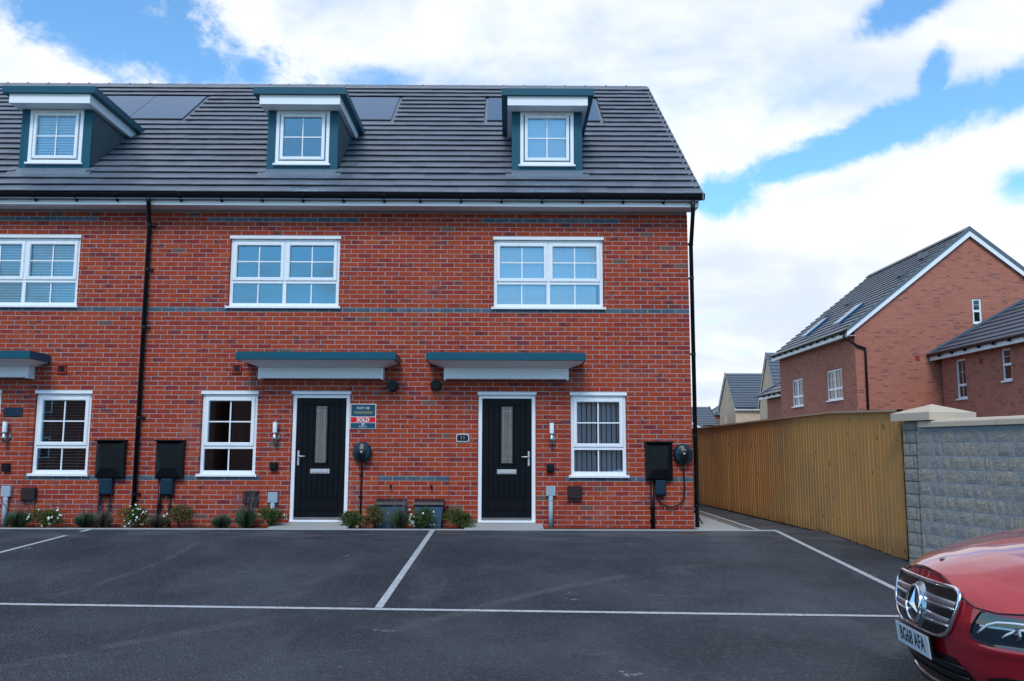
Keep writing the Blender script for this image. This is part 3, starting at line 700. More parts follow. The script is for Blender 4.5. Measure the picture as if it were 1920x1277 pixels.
# windows and doors of the terrace
FYW = .040
def window(h, kind):
    x0, x1, z0, z1 = OPEN[h][kind]; cx = (x0 + x1) / 2
    z0 += .012
    m = MB(); m.frame(x0 + .002, x1 - .002, z0, z1 - .045, .055, FYW, FYW + .07)
    two = kind == 'upper'
    zt = z0 + (z1 - .045 - z0) * (.365 if two else .335)
    m.cbox(x0 + .057, x1 - .057, FYW + .0005, FYW + .07, zt - .028, zt + .028)
    if two:
        m.cbox(cx - .030, cx + .030, FYW + .0008, FYW + .07, z0 + .055, zt - .028); m.cbox(cx - .026, cx + .026, FYW + .0008, FYW + .07, zt + .028, z1 - .10)
    wn_ = local(h, m.build('window', 'white'))
    m = MB(); m.box(x0 - .012, x1 + .012, -.012, FYW + .06, z1 - .0445, z1 + .003); m.build('head_trim', 'whiteboard', wn_)
    m = MB(); m.prism([(-.045, z0 - .008), (-.045, z0 - .036), (-.035, z0 - .042), (FYW + .05, z0 - .030), (FYW + .05, z0 + .012), (FYW - .001, z0 + .012)], 'x', x0 - .022, x1 + .022); fixn(m.build('sill', 'white', wn_))
    for s in (-1, 1):
        m = MB(); e = x0 - .022 if s < 0 else x1 + .022; a_, b_ = sorted((e, e + s * .012)); m.cbox(a_, b_, -.052, .0, z0 - .048, z0 + .006, .005); m.build('sill_end', 'white', wn_)
    def pane(a, c_, q0, q1, vbars, hbar):
        mm = MB(); mm.add([(a, FYW + .03, q0), (c_, FYW + .03, q0), (c_, FYW + .03, q1), (a, FYW + .03, q1)], [(0, 1, 2, 3)]); mm.build('pane', 'glass', wn_)
        mm = MB(); xm = (a + c_) / 2; mm.box(xm - .010, xm + .010, FYW + .016, FYW + .026, q0, q1); mm.build('glazing_bar', 'white', wn_)
        if hbar:
            zm = (q0 + q1) / 2; mm = MB(); mm.box(a, c_, FYW + .0165, FYW + .0255, zm - .010, zm + .010); mm.build('glazing_bar', 'white', wn_)
    cols = [(x0 + .057, cx - .026), (cx + .026, x1 - .057)] if two else [(x0 + .057, x1 - .057)]
    for a, c_ in cols:
        m = MB(); m.frame(a - .012, c_ + .012, zt + .016, z1 - .092, .060, FYW - .018, FYW + .05, .010); m.build('casement', 'white', wn_)
        pane(a + .048, c_ - .048, zt + .076, z1 - .152, 1, True)
        m = MB(); xm = (a + c_) / 2; m.box(xm - .21, xm + .21, FYW - .012, FYW - .001, z1 - .085, z1 - .066); m.build('trickle_vent', 'white', wn_)
    cols = [(x0 + .057, cx - .030), (cx + .030, x1 - .057)] if two else cols
    for a, c_ in cols: pane(a, c_, z0 + .055, zt - .028, 1, False)
    return wn_
for h in 'LMR':
    for k in ('upper', 'ground'): window(h, k)

def door(h):
    x0, x1, z0, z1 = OPEN[h]['door']; z0 = .118; s = base[h][1]
    m = MB(); t = .062
    m.cbox(x0 + .002, x0 + t, FYW - .012, FYW + .06, z0, z1 - .04); m.cbox(x1 - t, x1 - .002, FYW - .012, FYW + .06, z0, z1 - .04); m.cbox(x0 + t, x1 - t, FYW - .0115, FYW + .06, z1 - .10, z1 - .04)
    d = local(h, m.build('door', 'white'))
    m = MB(); m.box(x0 - .012, x1 + .012, -.012, FYW + .05, z1 - .0395, z1 + .003); m.build('head_trim', 'whiteboard', d)
    l0, l1, q0, q1 = x0 + t + .003, x1 - t - .003, z0 + .075, z1 - .105
    lf = MB(); n = 7; gx = [l0 + .10 + (l1 - l0 - .20) * i / n for i in range(n + 1)]
    g0, g1, gz0, gz1 = (l0 + l1) / 2 - .085, (l0 + l1) / 2 + .085, q1 - 1.02, q1 - .125
    lf.box(l0, l1, FYW + .022, FYW + .05, q0, q1)
    lf.frame(l0, l1, q0, q1, .098, FYW + .010, FYW + .0225, .003)
    for i in range(n):
        a, c_ = gx[i] + .003, gx[i + 1] - .003
        if a < g1 + .03 and c_ > g0 - .03:
            lf.cbox(a, c_, FYW + .013, FYW + .0225, q0 + .30, gz0 - .03, .003); lf.cbox(a, c_, FYW + .013, FYW + .0225, gz1 + .028, q1 - .10, .003)
        else: lf.cbox(a, c_, FYW + .013, FYW + .0225, q0 + .30, q1 - .10, .003)
    lf.cbox(l0 + .10, l1 - .10, FYW + .012, FYW + .0225, q0 + .10, q0 + .285, .006)
    lf.build('door_leaf', 'doorblack', d)
    m = MB(); m.frame(g0 - .028, g1 + .028, gz0 - .028, gz1 + .028, .026, FYW + .002, FYW + .022, .006); m.build('glazing_surround', 'doorblack', d)
    m = MB(); m.box(g0 - .002, g1 + .002, FYW + .010, FYW + .021, gz0 - .002, gz1 + .002); m.build('pane', 'obscure', d)
    for xx in (g0 + .035, g1 - .035):
        m = MB(); m.box(xx - .003, xx + .003, FYW + .007, FYW + .0098, gz0, gz1); m.build('lead_came', 'steel', d)
    for zz in (gz0 + .07, gz1 - .07):
        m = MB(); m.box(g0, g1, FYW + .0066, FYW + .0094, zz - .003, zz + .003); m.build('lead_came', 'steel', d)
    xm = (l0 + l1) / 2
    m = MB(); m.cbox(xm - .155, xm + .155, FYW - .004, FYW + .012, gz0 - .175, gz0 - .10, .006); m.cbox(xm - .125, xm + .125, FYW - .012, FYW - .0045, gz0 - .162, gz0 - .116, .006); m.build('letter_plate', 'doorsteel', d)
    hx = l1 - .045 if s > 0 else l0 + .045
    m = MB(); m.cbox(hx - .016, hx + .016, FYW - .006, FYW + .009, 1.00, 1.235, .006); m.build('handle_plate', 'doorsteel', d)
    m = MB(); m.tube([(hx, FYW, 1.145), (hx, FYW - .045, 1.145), (hx - s * .02, FYW - .055, 1.145), (hx - s * .12, FYW - .055, 1.145)], .010, 8); m.build('handle', 'doorsteel', d, True)
    m = MB(); m.cbox(x0 + t, x1 - t, FYW - .02, FYW + .06, z0 + .030, z0 + .072, .008); m.build('weather_bar', 'steel', d)
    m = MB(); m.cbox(x0 + .002, x1 - .002, FYW - .035, FYW + .06, z0 - .008, z0 + .029, .008); m.build('threshold', 'white', d)
    m = MB(); m.box(x0 - .0, x1 + .0, FYW - .02, .29, -.2, z0 - .009); m.build('base_slab', 'concrete', d)
    # ramped doorstep
    st = MB(); st.prism([(-.600, -.05), (-.600, .075), (-.02, z0 - .012), (.019, z0 - .012), (.019, -.05)], 'x', x0 - .18, x1 + .10)
    o = fixn(st.build('doorstep', 'concrete'))
    nm = {'L': 'pale concrete doorstep ramp of number 7', 'M': 'pale concrete doorstep ramp at the door beside the SOLD board', 'R': 'pale concrete doorstep ramp at the door numbered 11'}[h]
    tag(o, nm, 'doorstep', 'doorsteps of the terrace')
for h in 'LMR': door(h)

# canopies over the doors
for h in 'LMR':
    a, c_ = ux(h, .50, 2.445); f0, f1 = ux(h, .235, 2.70)
    m = MB(); m.cbox(f0, f1, -.62, -.003, 2.625, 2.735, .006); m.box(f0 + .02, f1 - .02, -.59, -.003, 2.7355, 2.752)
    cn = local(h, m.build('canopy', 'teal'))
    m = MB(); m.add([(f0 + .03, -.60, 2.6245), (f1 - .03, -.60, 2.6245), (f1 - .03, -.004, 2.6245), (f0 + .03, -.004, 2.6245), (a, -.20, 2.545), (c_, -.20, 2.545), (c_, -.004, 2.545), (a, -.004, 2.545)],
                    [(0, 1, 5, 4), (1, 2, 6, 5), (3, 0, 4, 7), (4, 5, 6, 7)]); fixn(m.build('canopy_soffit', 'whiteboard', cn))
    m = MB(); m.cbox(a + .001, c_ - .001, -.198, -.003, 2.372, 2.5445, .005); m.build('canopy_apron', 'whiteboard', cn)
    for xx in (a, c_):
        m = MB(); m.cbox(xx - .018, xx + .018, -.204, -.0035, 2.355, 2.54, .005); m.build('end_cap', 'white', cn)

# flues, vents, air bricks
def flue(h, x, z):
    m = MB(); m.lathe([(.05, -.10), (.075, -.115), (.088, -.10), (.088, -.004)], (x, 0, z), 'y', 28); m.lathe([(.048, -.116), (.048, -.1155)], (x, 0, z), 'y', 20)
    o = local(h, fixn(m.build('flue_terminal', 'black', None, True))); o.data.polygons.foreach_set('use_smooth', [len(p.vertices) == 4 for p in o.data.polygons])
flue('M', -1.84, 2.265); flue('R', -1.147, 2.28)
for h, x, z in (('M', -4.349, 2.535), ('L', -7.154, 2.520)):
    m = MB(); m.frame(x - .075, x + .075, z - .075, z + .075, .022, -.028, -.002); m.lathe([(.050, -.016), (.050, -.002)], (x, 0, z), 'y', 20); v1 = local(h, m.build('extract_vent', 'terracotta'))
    m = MB(); m.lathe([(.044, -.0175), (.044, -.0165)], (x, 0, z), 'y', 20); m.build('vent_hole', 'black', v1)
for h, x in (('R', 1.066), ('R', 2.17)):
    m = MB(); m.box(x - .108, x + .108, -.008, .0, .018, .083)
    for i in range(3): m.box(x - .100, x + .100, -.014, -.0085, .028 + i * .018, .037 + i * .018)
    local(h, m.build('air_brick', 'terracotta'))
for h, x, z in (('M', -4.04, .500), ('R', 1.063, .590), ('L', -7.527, .540)):
    m = MB(); m.cbox(x - .112, x + .112, -.075, -.001, z - .10, z + .10, .012); m.box(x - .095, x + .095, -.060, -.003, z - .118, z - .1005); local(h, m.build('vent_cover', 'brownbox'))

# downpipes
m = MB(); px = -5.865
m.tube([(px + .10, -.385, 5.28), (px + .10, -.385, 5.20), (px + .09, -.34, 5.12), (px + .01, -.12, 4.98), (px, -.055, 4.90), (px, -.055, .10)], .034, 12)
dp = local('L', m.build('downpipe', 'blackpipe', None, True))
for z in (4.88, 4.15, 3.2, 1.75, .55):
    m = MB(); m.lathe([(.040, -.02), (.040, .02)], (px, -.055, z), 'z', 14); m.box(px + .03, px + .085, -.05, -.003, z - .015, z + .015); m.build('pipe_clip', 'blackpipe', dp)
m = MB(); qx = 3.005
m.tube([(2.965, -.385, 5.28), (2.965, -.385, 5.14), (2.97, -.36, 5.07), (2.998, -.05, 4.66), (qx, .02, 4.58), (qx, .02, .03)], .034, 12)
dp = local('R', m.build('downpipe', 'blackpipe', None, True))
for z in (4.62, 4.05, 2.8, 1.5, .4):
    m = MB(); m.lathe([(.040, -.02), (.040, .02)], (qx, .02, z), 'z', 14); m.box(2.947, qx, .01, .05, z - .012, z + .012); m.build('pipe_clip', 'blackpipe', dp)

# ---------------------------------------------------------------- things fixed to the walls
def meter_box(x0, x1, z0, z1, label):
    e = empty('meter_box', ((x0 + x1) / 2, 0, z0), label, 'meter box', 'electricity meter boxes on the terrace')
    w_, h_ = x1 - x0, z1 - z0
    m = MB(); m.cbox(-w_ / 2, w_ / 2, -.10, -.002, 0, h_, .015); m.build('cabinet', 'black', e)
    m = MB(); q = [(-w_ / 2 + .014, -.101, .014), (w_ / 2 - .014, -.101, .014), (w_ / 2 - .014, -.101, h_ - .014), (-w_ / 2 + .014, -.101, h_ - .014), (-w_ / 2 + .10, -.145, .16), (w_ / 2 - .10, -.145, .16), (w_ / 2 - .075, -.145, h_ - .06), (-w_ / 2 + .075, -.145, h_ - .06)]
    m.add(q, [(0, 1, 5, 4), (1, 2, 6, 5), (2, 3, 7, 6), (3, 0, 4, 7), (4, 5, 6, 7)]); m.build('cover', 'black', e)
    m = MB(); m.cbox(-w_ / 2 - .012, w_ / 2 + .012, -.16, -.0015, h_ + .0005, h_ + .028, .01); m.build('hood', 'black', e)
    return e
meter_box(-6.49, -6.045, .795, 1.37, 'black meter box on the wall of number 7, left of the downpipe')
meter_box(-5.545, -5.12, .795, 1.37, 'black meter box between the downpipe and the window of the house with the SOLD board')
meter_box(2.188, 2.612, .795, 1.37, 'black meter box beside the round charger at the end of the terrace')
def isolator(x0, x1, z0, z1, pipes, label):
    e = empty('isolator_box', ((x0 + x1) / 2, 0, z0), label, 'isolator box', 'isolators below the meter boxes')
    w_, h_ = x1 - x0, z1 - z0
    m = MB(); m.cbox(-w_ / 2, w_ / 2, -.115, -.002, 0, h_, .022); m.build('enclosure', 'navy', e)
    for (px_, r_, zt) in pipes:
        m = MB(); X = px_ - (x0 + x1) / 2; m.tube([(X, -.045, zt - z0), (X, -.045, .03 - z0)], r_, 10); m.build('conduit', 'black', e, True)
        for zz in (.36, .16):
            m = MB(); m.box(X - r_ - .012, X + r_ + .012, -.055, -.002, zz - z0 - .012, zz - z0 + .012); m.build('conduit_clip', 'black', e)
isolator(-6.41, -6.21, .535, .790, [(-6.405, .026, .79), (-6.255, .014, .54)], 'dark blue isolator box under the meter box of number 7')
isolator(-5.445, -5.255, .535, .790, [(-5.47, .026, .79), (-5.31, .014, .54)], 'dark blue isolator box under the meter box next to the downpipe')
isolator(2.34, 2.50, .55, .790, [(2.292, .032, .79)], 'dark blue isolator box at the end of the terrace, cable looping to the charger')
def charger(x, z, label, cable):
    e = empty('car_charger', (x, 0, z), label, 'car charger', 'car chargers on the terrace')
    n = 32; rows = []
    for (f, y) in ((1.0, -.002), (1.0, -.07), (.985, -.095), (.93, -.120), (.84, -.133), (.6, -.142), (.3, -.145), (.0, -.146)):
        rows.append([(f * (.148 + .0 * math.sin(t)) * math.cos(t), y, f * (.160 * math.sin(t)) - (.004 if math.sin(t) < 0 else 0) * f) for t in [2 * math.pi * k / n for k in range(n + 1)]])
    m = MB(); m.grid(rows); fixn(m.build('housing', 'navy', e, True))
    pl = [(.085 * math.cos(t) * (1.0 if math.sin(t) > 0 else .85), .018 + .135 * math.sin(t) - .03) for t in [2 * math.pi * k / 28 for k in range(28)]]
    m = MB(); rows = []
    for f, dy in ((1.0, .0), (.9, -.007), (.0, -.010)):
        rows.append([(u * f, -.1465 + .022 * ((u * f / .148) ** 2 + (v_ * f / .16) ** 2) ** 1.0 * .9 + dy - .004, v_ * f) for u, v_ in pl + pl[:1]])
    m.grid(rows); fixn(m.build('front_panel', 'carblack', e, True))
    m = MB(); m.box(-.035, .035, -.161, -.1605, .062, .067); m.build('name_strip', 'signwhite', e)
    m = MB(); m.add([(-.014, -.1605, .0), (.016, -.1605, -.004), (.012, -.1605, .012), (-.010, -.1605, .016)], [(0, 1, 2, 3)]); m.build('indicator', 'signwhite', e)
    m = MB(); m.tube([(p[0] - x, p[1], p[2] - z) for p in cable], .0125, 8); m.build('cable', 'black', e, True)
    return e
cz = [(-2.305, -.06, 1.07), (-2.305, -.035, 1.0), (-2.308, -.03, .8), (-2.31, -.03, .08)]
c1 = charger(-2.298, 1.212, 'round dark blue car charger beside the door with the SOLD board', cz)
for zz in (.86, .52, .17):
    m = MB(); m.box(-.045, .012, -.045, -.002, zz - 1.212 - .012, zz - 1.212 + .012); m.build('cable_clip', 'black', c1)
cz = [(2.785, -.06, 1.06), (2.79, -.05, .95), (2.80, -.05, .72)] + [(2.58 + .215 * math.cos(t), -.05, .62 + .19 * math.sin(t) - .06) for t in [-.2, -.6, -1.0, -1.4, -1.8, -2.2, -2.6]] + [(2.372, -.05, .545)]
charger(2.786, 1.20, 'round dark blue car charger at the corner of the end house', cz)

def wall_lamp(x, z0, label):
    e = empty('wall_lamp', (x, 0, z0), label, 'wall lamp', 'cylinder lamps by the doors')
    m = MB(); m.lathe([(.036, 0), (.036, .165)], (0, -.085, 0), 'z', 20); fixn(m.build('body', 'steel', e, True))
    m = MB(); m.lathe([(.034, .1655), (.036, .18), (.036, .328), (.034, .334)], (0, -.085, 0), 'z', 20); fixn(m.build('diffuser', 'opal', e, True))
    m = MB(); m.lathe([(.038, .3345), (.038, .346)], (0, -.085, 0), 'z', 20); fixn(m.build('top_cap', 'steel', e))
    m = MB(); m.lathe([(.055, -.002), (.055, -.022), (.046, -.032)], (0.015, 0, .10), 'y', 20); fixn(m.build('back_plate', 'steel', e))
    m = MB(); m.tube([(.0, -.03, .10), (0, -.06, .10)], .018, 10); m.build('bracket', 'steel', e)
    m = MB(); m.lathe([(.012, -.004), (.004, .0)], (0, -.122, .06), 'y', 10); m.build('sensor', 'black', e)
wall_lamp(-3.685, 1.345, 'steel and opal wall lamp beside the door with the SOLD board')
wall_lamp(.703, 1.345, 'steel and opal wall lamp between the door and window of number 11')
wall_lamp(-7.955, 1.338, 'steel and opal wall lamp below the number 7 plaque')
for x, z, lb in ((-3.695, .984, 'small black outdoor socket between a lamp and the door beside the SOLD board'), (.68, .968, 'small black outdoor socket below the lamp, between the number 11 door and window'), (-7.922, .955, 'small black outdoor socket above a tall grey duct, left of the blinded window')):
    e = empty('outdoor_socket', (x, 0, z), lb, 'socket', 'outdoor sockets by the doors')
    m = MB(); m.cbox(-.055, .055, -.03, -.002, -.065, .062, .008); m.build('back_box', 'black', e)
    m = MB(); m.cbox(-.058, .058, -.085, -.0305, -.055, .066, .018); m.build('flap', 'black', e)
for x, z0, z1, lb in ((-3.690, .418, .580, 'grey cable entry box between the window and door of the SOLD house'), (.688, .535, .692, 'grey cable entry box with tall duct under the lamp of number 11'), (-7.882, .50, .668, 'grey cable entry box with tall duct below the number 7 plaque')):
    e = empty('cable_entry_box', (x, 0, .03), lb, 'cable box', 'cable entry boxes by the doors')
    m = MB(); m.cbox(-.076, .076, -.065, -.002, z0 - .03, z1 - .03, .008); m.build('cover', 'greybox', e)
    m = MB(); m.tube([(0, -.040, z0 - .0305), (0, -.040, .0)], .037, 14); m.build('duct', 'greybox', e, True)
    m = MB(); m.lathe([(.041, 0), (.041, .012)], (0, -.040, z0 - .10), 'z', 14); m.build('duct_collar', 'greybox', e)

# gas meter boxes in the bed
for xa, lb, sd_ in ((-2.045, 'slate blue gas meter box by the wall, nearer the SOLD board', -1), (-1.447, 'slate blue gas meter box by the wall, nearer the number 11 plaque', 1)):
    e = empty('gas_meter_box', (xa + .225, 0, .03), lb, 'gas meter box', 'gas meter boxes in the planting bed')
    w_ = .44
    m = MB(); m.add([(-w_ / 2, -.17, .36), (w_ / 2, -.17, .36), (w_ / 2, -.02, .40), (-w_ / 2, -.02, .40), (-w_ / 2 + .0, -.30, -.02), (w_ / 2 - .03, -.30, -.02), (w_ / 2 - .03, -.02, -.02), (-w_ / 2, -.02, -.02)],
                    [(0, 1, 2, 3), (4, 5, 1, 0), (5, 6, 2, 1), (7, 4, 0, 3), (6, 7, 3, 2)]); fixn(m.build('case', 'gasbox', e))
    m = MB(); m.prism([(-.19, .352), (-.205, .372), (-.19, .415), (-.03, .455), (-.004, .455), (-.004, .40), (-.17, .362)], 'x', -w_ / 2 - .012, w_ / 2 + .012); fixn(m.build('lid', 'gaslid', e))
    m = MB(); m.box(-w_ / 2 + .02, w_ / 2 - .04, -.298, -.285, .02, .03); m.build('seam', 'gaslid', e)
    X = sd_ * (w_ / 2 + .06)
    m = MB(); m.tube([(X, -.03, .34), (X, -.06, .30), (X - sd_ * .05, -.08, .27)], .014, 8); m.build('pipe', 'black', e, True)
    m = MB(); m.tube([(.02 * sd_, -.002, .66), (.02 * sd_, -.045, .655), (.02 * sd_, -.055, .62)], .017, 8); m.build('vent_cowl', 'black', e, True)

# signs
e = empty('sold_board', (-2.306, 0, 1.78), 'teal and red SOLD board on the brick wall by a black door', 'sign')
m = MB(); m.box(-.205, .205, -.012, -.002, -.2, .2); m.build('backing', 'signwhite', e)
m = MB(); m.box(-.192, .192, -.0145, -.0122, -.002, .188); m.build('teal_panel', 'signteal', e)
m = MB(); m.box(-.197, .197, -.0145, -.0122, -.098, -.012); m.build('red_panel', 'signred', e)
m = MB(); m.box(-.197, .197, -.0145, -.0122, -.193, -.106); m.build('teal_panel', 'signteal', e)
text('PLOT 156', .052, 'signwhite', e, (0, -.0152, .130), sx=.9, bold=.0006)
text('THE KINGSVILLE', .049, 'signgold', e, (0, -.0152, .058), sx=.83, bold=.001)
text('SOLD', .088, 'signwhite', e, (0, -.0152, -.056), sx=.92, bold=.0022)
m = MB(); m.frame(-.022, .022, -.142, -.112, .006, -.0156, -.0147, .0002); m.box(-.010, .010, -.0154, -.0147, -.131, -.122); m.build('emblem', 'signwhite', e)
text('B A R R A T T', .022, 'signwhite', e, (0, -.0152, -.158), bold=.0004)
m = MB(); m.box(-.055, .055, -.0154, -.0147, -.176, -.1735); m.build('rule', 'signwhite', e)
e = empty('house_number_plaque', (-.714, 0, 1.44), 'small dark oval-ended plaque with number 11 and pale rim', 'plaque')
def plaque(w_, h_, y0, y1, mt, nm, e, bow=.014):
    pts = []
    for i in range(13): t = -1 + 2 * i / 12; pts.append((t * w_, -h_ - bow * (1 - t * t)))
    for i in range(13): t = 1 - 2 * i / 12; pts.append((t * w_, h_ + bow * (1 - t * t)))
    m = MB(); m.prism(pts, 'y', y0, y1); fixn(m.build(nm, mt, e))
plaque(.100, .052, -.016, -.002, 'signwhite', 'rim', e); plaque(.090, .042, -.0185, -.0162, 'ink', 'face', e)
text('11', .085, 'greybox', e, (0, -.0192, .006)); 
m = MB(); m.box(-.05, .05, -.0192, -.0186, -.043, -.040); m.build('rule', 'greybox', e)
e = empty('house_number_plaque', (-7.888, 0, 1.83), 'dark rectangular slate plaque with number 7', 'plaque')
m = MB(); m.cbox(-.150, .150, -.018, -.002, -.072, .072, .006); m.build('face', 'navy', e)
text('7', .085, 'ink', e, (0, -.0192, .015)); m = MB(); m.box(-.13, .13, -.0192, -.0182, -.048, -.044); m.build('rule', 'ink', e)
for xx in (-.13, .13):
    for zz in (-.055, .055):
        m = MB(); m.lathe([(.007, -.0215), (.007, -.0182)], (xx, 0, zz), 'y', 8); m.build('fixing', 'chrome', e)

# blinds behind the glass
def venetian(x0, x1, z0, z1, y, pitch, tilt, mt, label, grp='blinds in the windows'):
    e = empty('venetian_blind', ((x0 + x1) / 2, y, z0), label, 'blind', grp)
    w_ = (x1 - x0) / 2; m = MB(); c_, s_ = math.cos(tilt) * .0225, math.sin(tilt) * .0225
    m.add([(-w_, -c_, -s_), (w_, -c_, -s_), (w_, c_, s_), (-w_, c_, s_)], [(0, 1, 2, 3)]); me = m.mesh('slat', mt)
    n = int((z1 - z0) / pitch)
    for i in range(n): put('slat', me, e, (0, 0, pitch * (i + .5)))
    m = MB(); m.box(-w_, w_, -.025, .025, z1 - z0, z1 - z0 + .03); m.build('head_rail', mt, e)
    for xx in (-w_ * .6, w_ * .6):
        m = MB(); m.box(xx - .001, xx + .001, -.025, -.024, 0, z1 - z0); m.build('cord', mt, e)
def vertical(x0, x1, z0, z1, y, pitch, ang, mt, label, grp='blinds in the windows'):
    e = empty('vertical_blind', ((x0 + x1) / 2, y, z0), label, 'blind', grp)
    c_, s_ = math.cos(ang) * .0445, math.sin(ang) * .0445
    m = MB(); m.add([(-c_, -s_, 0), (c_, s_, 0), (c_, s_, z1 - z0), (-c_, -s_, z1 - z0)], [(0, 1, 2, 3)]); me = m.mesh('slat', mt)
    n = int((x1 - x0) / pitch)
    for i in range(n): put('slat', me, e, (-(x1 - x0) / 2 + pitch * (i + .5), 0, 0), (0, 0, random.uniform(-.05, .05)))
    m = MB(); m.box(-(x1 - x0) / 2, (x1 - x0) / 2, -.02, .02, z1 - z0, z1 - z0 + .04); m.build('head_rail', mt, e)
a, c_, z0, z1 = OPEN['L']['upper']; venetian(a + .05, c_ - .05, z0 + .05, z1 - .10, .14, .045, R(38), 'slat_white', 'horizontal slat blind in the upper window of number 7')
a, c_, z0, z1 = OPEN['L']['ground']; venetian(a + .05, c_ - .05, z0 + .05, z1 - .12, .135, .048, R(8), 'slat_grey', 'half-open horizontal slat blind in the ground-floor window of number 7')
a, c_, z0, z1 = OPEN['R']['upper']; vertical(a + .03, c_ - .03, z0 + .03, z1 - .10, .125, .087, R(10), 'slat_white', 'closed white vertical blind in the upper window of number 11')
a, c_, z0, z1 = OPEN['R']['ground']; vertical(a + .03, c_ - .03, z0 + .03, z1 - .12, .165, .080, R(36), 'slat_grey', 'open grey vertical blind in the ground-floor window of number 11')
vertical(DORM['R'] - .36, DORM['R'] + .36, 6.15, 6.92, .405, .085, R(8), 'slat_white', 'vertical blind in the dormer of number 11')
venetian(DORM['L'] - .36, DORM['L'] + .36, 6.15, 6.92, .405, .046, R(60), 'slat_white', 'closed blind in the dormer of number 7')

# ---------------------------------------------------------------- planting
def leaf_quad(m, p, d, n, l, wd):
    d = d.normalized(); s = d.cross(n); s = s.normalized() if s.length > 1e-4 else Vector((1, 0, 0))
    m.add([p - s * wd * .15, p + d * l * .5 - s * wd * .5, p + d * l, p + d * l * .5 + s * wd * .5], [(0, 1, 2, 3)])
def rv(): 
    while True:
        v_ = Vector((random.uniform(-1, 1), random.uniform(-1, 1), random.uniform(-1, 1)))
        if .05 < v_.length < 1: return v_.normalized()
def shrub(x, y, wd, ht, mt, nfl, label, stem=.04, nleaf=2000):
    wd *= 1.22; ht *= 1.18
    e = empty('shrub', (x, y, .04), label, 'shrub', 'shrubs along the house wall')
    m = MB()
    for k in range(7):
        a = random.uniform(0, 6.28); r_ = random.uniform(.2, .75)
        m.tube([(0, 0, 0), (r_ * wd * .18 * math.cos(a), r_ * wd * .18 * math.sin(a), ht * .35), (r_ * wd * .4 * math.cos(a), r_ * wd * .4 * math.sin(a), ht * .7)], [.006, .005, .003], 5)
    m.build('stem', 'gaslid', e)
    cl = [(Vector((random.gauss(0, .36) * wd / 2, random.gauss(0, .36) * wd / 2, ht * (.50 + random.gauss(0, .16)))), random.uniform(.22, .42) * wd / 2) for _ in range(16)]
    m = MB(); fl = MB(); tips = []
    for i in range(nleaf):
        c_, r_ = random.choice(cl); d = rv(); p = c_ + d * r_ * random.uniform(.45, 1.1)
        if p.z < stem: continue
        q = (p - Vector((0, 0, ht * .5))); q = Vector((q.x / (wd / 2), q.y / (wd / 2), q.z / (ht / 2)))
        if q.length > 1.12: continue
        dd = (d + rv() * .7 + Vector((0, 0, .35)))
        leaf_quad(m, p, dd, rv(), random.uniform(.022, .040), random.uniform(.011, .019)); tips.append((q.length, p, d))
    m.build('foliage', mt, e)
    tips = [t for t in tips if t[0] > .72 and t[1].y < .05]; random.shuffle(tips)
    for _, p, d in tips[:nfl]:
        d = (d + Vector((0, -.6, .25))).normalized(); u = d.orthogonal().normalized(); v_ = d.cross(u); r_ = random.uniform(.013, .021); p = p + d * .015
        ring = [p + (u * math.cos(t) + v_ * math.sin(t)) * r_ * (1 if k % 2 else .72) for k, t in enumerate([math.pi * k / 5 for k in range(10)])]
        fl.add(ring + [p - d * .004], [(k, (k + 1) % 10, 10) for k in range(10)])
    if fl.f: fl.build('flowers', 'petal', e)['kind'] = 'stuff'
def lavender(x, y, wd, ht, mt, label, spikes=30, spike_h=.12, n=800):
    wd *= 1.2; ht *= 1.2
    e = empty('lavender_plant', (x, y, .04), label, 'lavender', 'lavender along the house wall')
    m = MB()
    for i in range(n):
        a = random.uniform(0, 6.28); r_ = math.sqrt(random.random()); tip = Vector((math.cos(a) * r_ * wd / 2, math.sin(a) * r_ * wd / 2, ht * (1 - .45 * r_ * r_) * random.uniform(.55, 1.15)))
        b0 = Vector((tip.x * .35, tip.y * .35, random.uniform(0, .3) * ht)); mid = b0.lerp(tip, .55) + Vector((0, 0, .01))
        s = Vector((math.sin(a + 1), math.cos(a + 1), 0)) * random.uniform(.004, .007)
        m.add([b0 - s, b0 + s, mid + s * 1.2, tip, mid - s * 1.2], [(0, 1, 2, 3, 4)])
    m.build('foliage', mt, e)
    if spikes:
        f = MB()
        for i in range(spikes):
            a = random.uniform(0, 6.28); r_ = math.sqrt(random.random()); p0 = Vector((math.cos(a) * r_ * wd * .35, math.sin(a) * r_ * wd * .35, ht * .7)); p1 = Vector((math.cos(a) * r_ * wd * .6, math.sin(a) * r_ * wd * .6, ht + spike_h * random.uniform(.4, 1.0)))
            pm = p0.lerp(p1, .78); f.tube([p0, pm, pm.lerp(p1, .4), p1], [.0014, .0014, .004, .002], 4)
        f.build('flower_spikes', 'lav_flower', e)
lavender(-7.93, -.34, .22, .10, 'leaf_dry', 'dry low tuft at the foot of the grey cable duct', 10, .05, 260)
lavender(-7.52, -.30, .36, .24, 'leaf_lav', 'lavender under the brown vent cover of number 7', 30, .16)
shrub(-7.10, -.30, .46, .29, 'leaf_green', 26, 'white-flowered shrub under the left window of number 7')
lavender(-6.47, -.30, .36, .22, 'leaf_lav', 'green lavender under the left meter box', 14, .12)
lavender(-6.22, -.28, .28, .23, 'leaf_dry', 'faded lavender under the left isolator box', 26, .10)
shrub(-5.78, -.32, .44, .30, 'leaf_green', 34, 'white-flowered shrub at the foot of the black downpipe')
lavender(-5.38, -.30, .34, .19, 'leaf_dry', 'faded lavender under the meter box right of the downpipe', 16, .08)
shrub(-5.05, -.28, .36, .33, 'leaf_olive', 3, 'rounded olive shrub on a bare stem under the window beside the downpipe', .12)
lavender(-4.40, -.30, .30, .18, 'leaf_lav', 'low lavender under the window sill next to the brown vent cover', 14, .14)
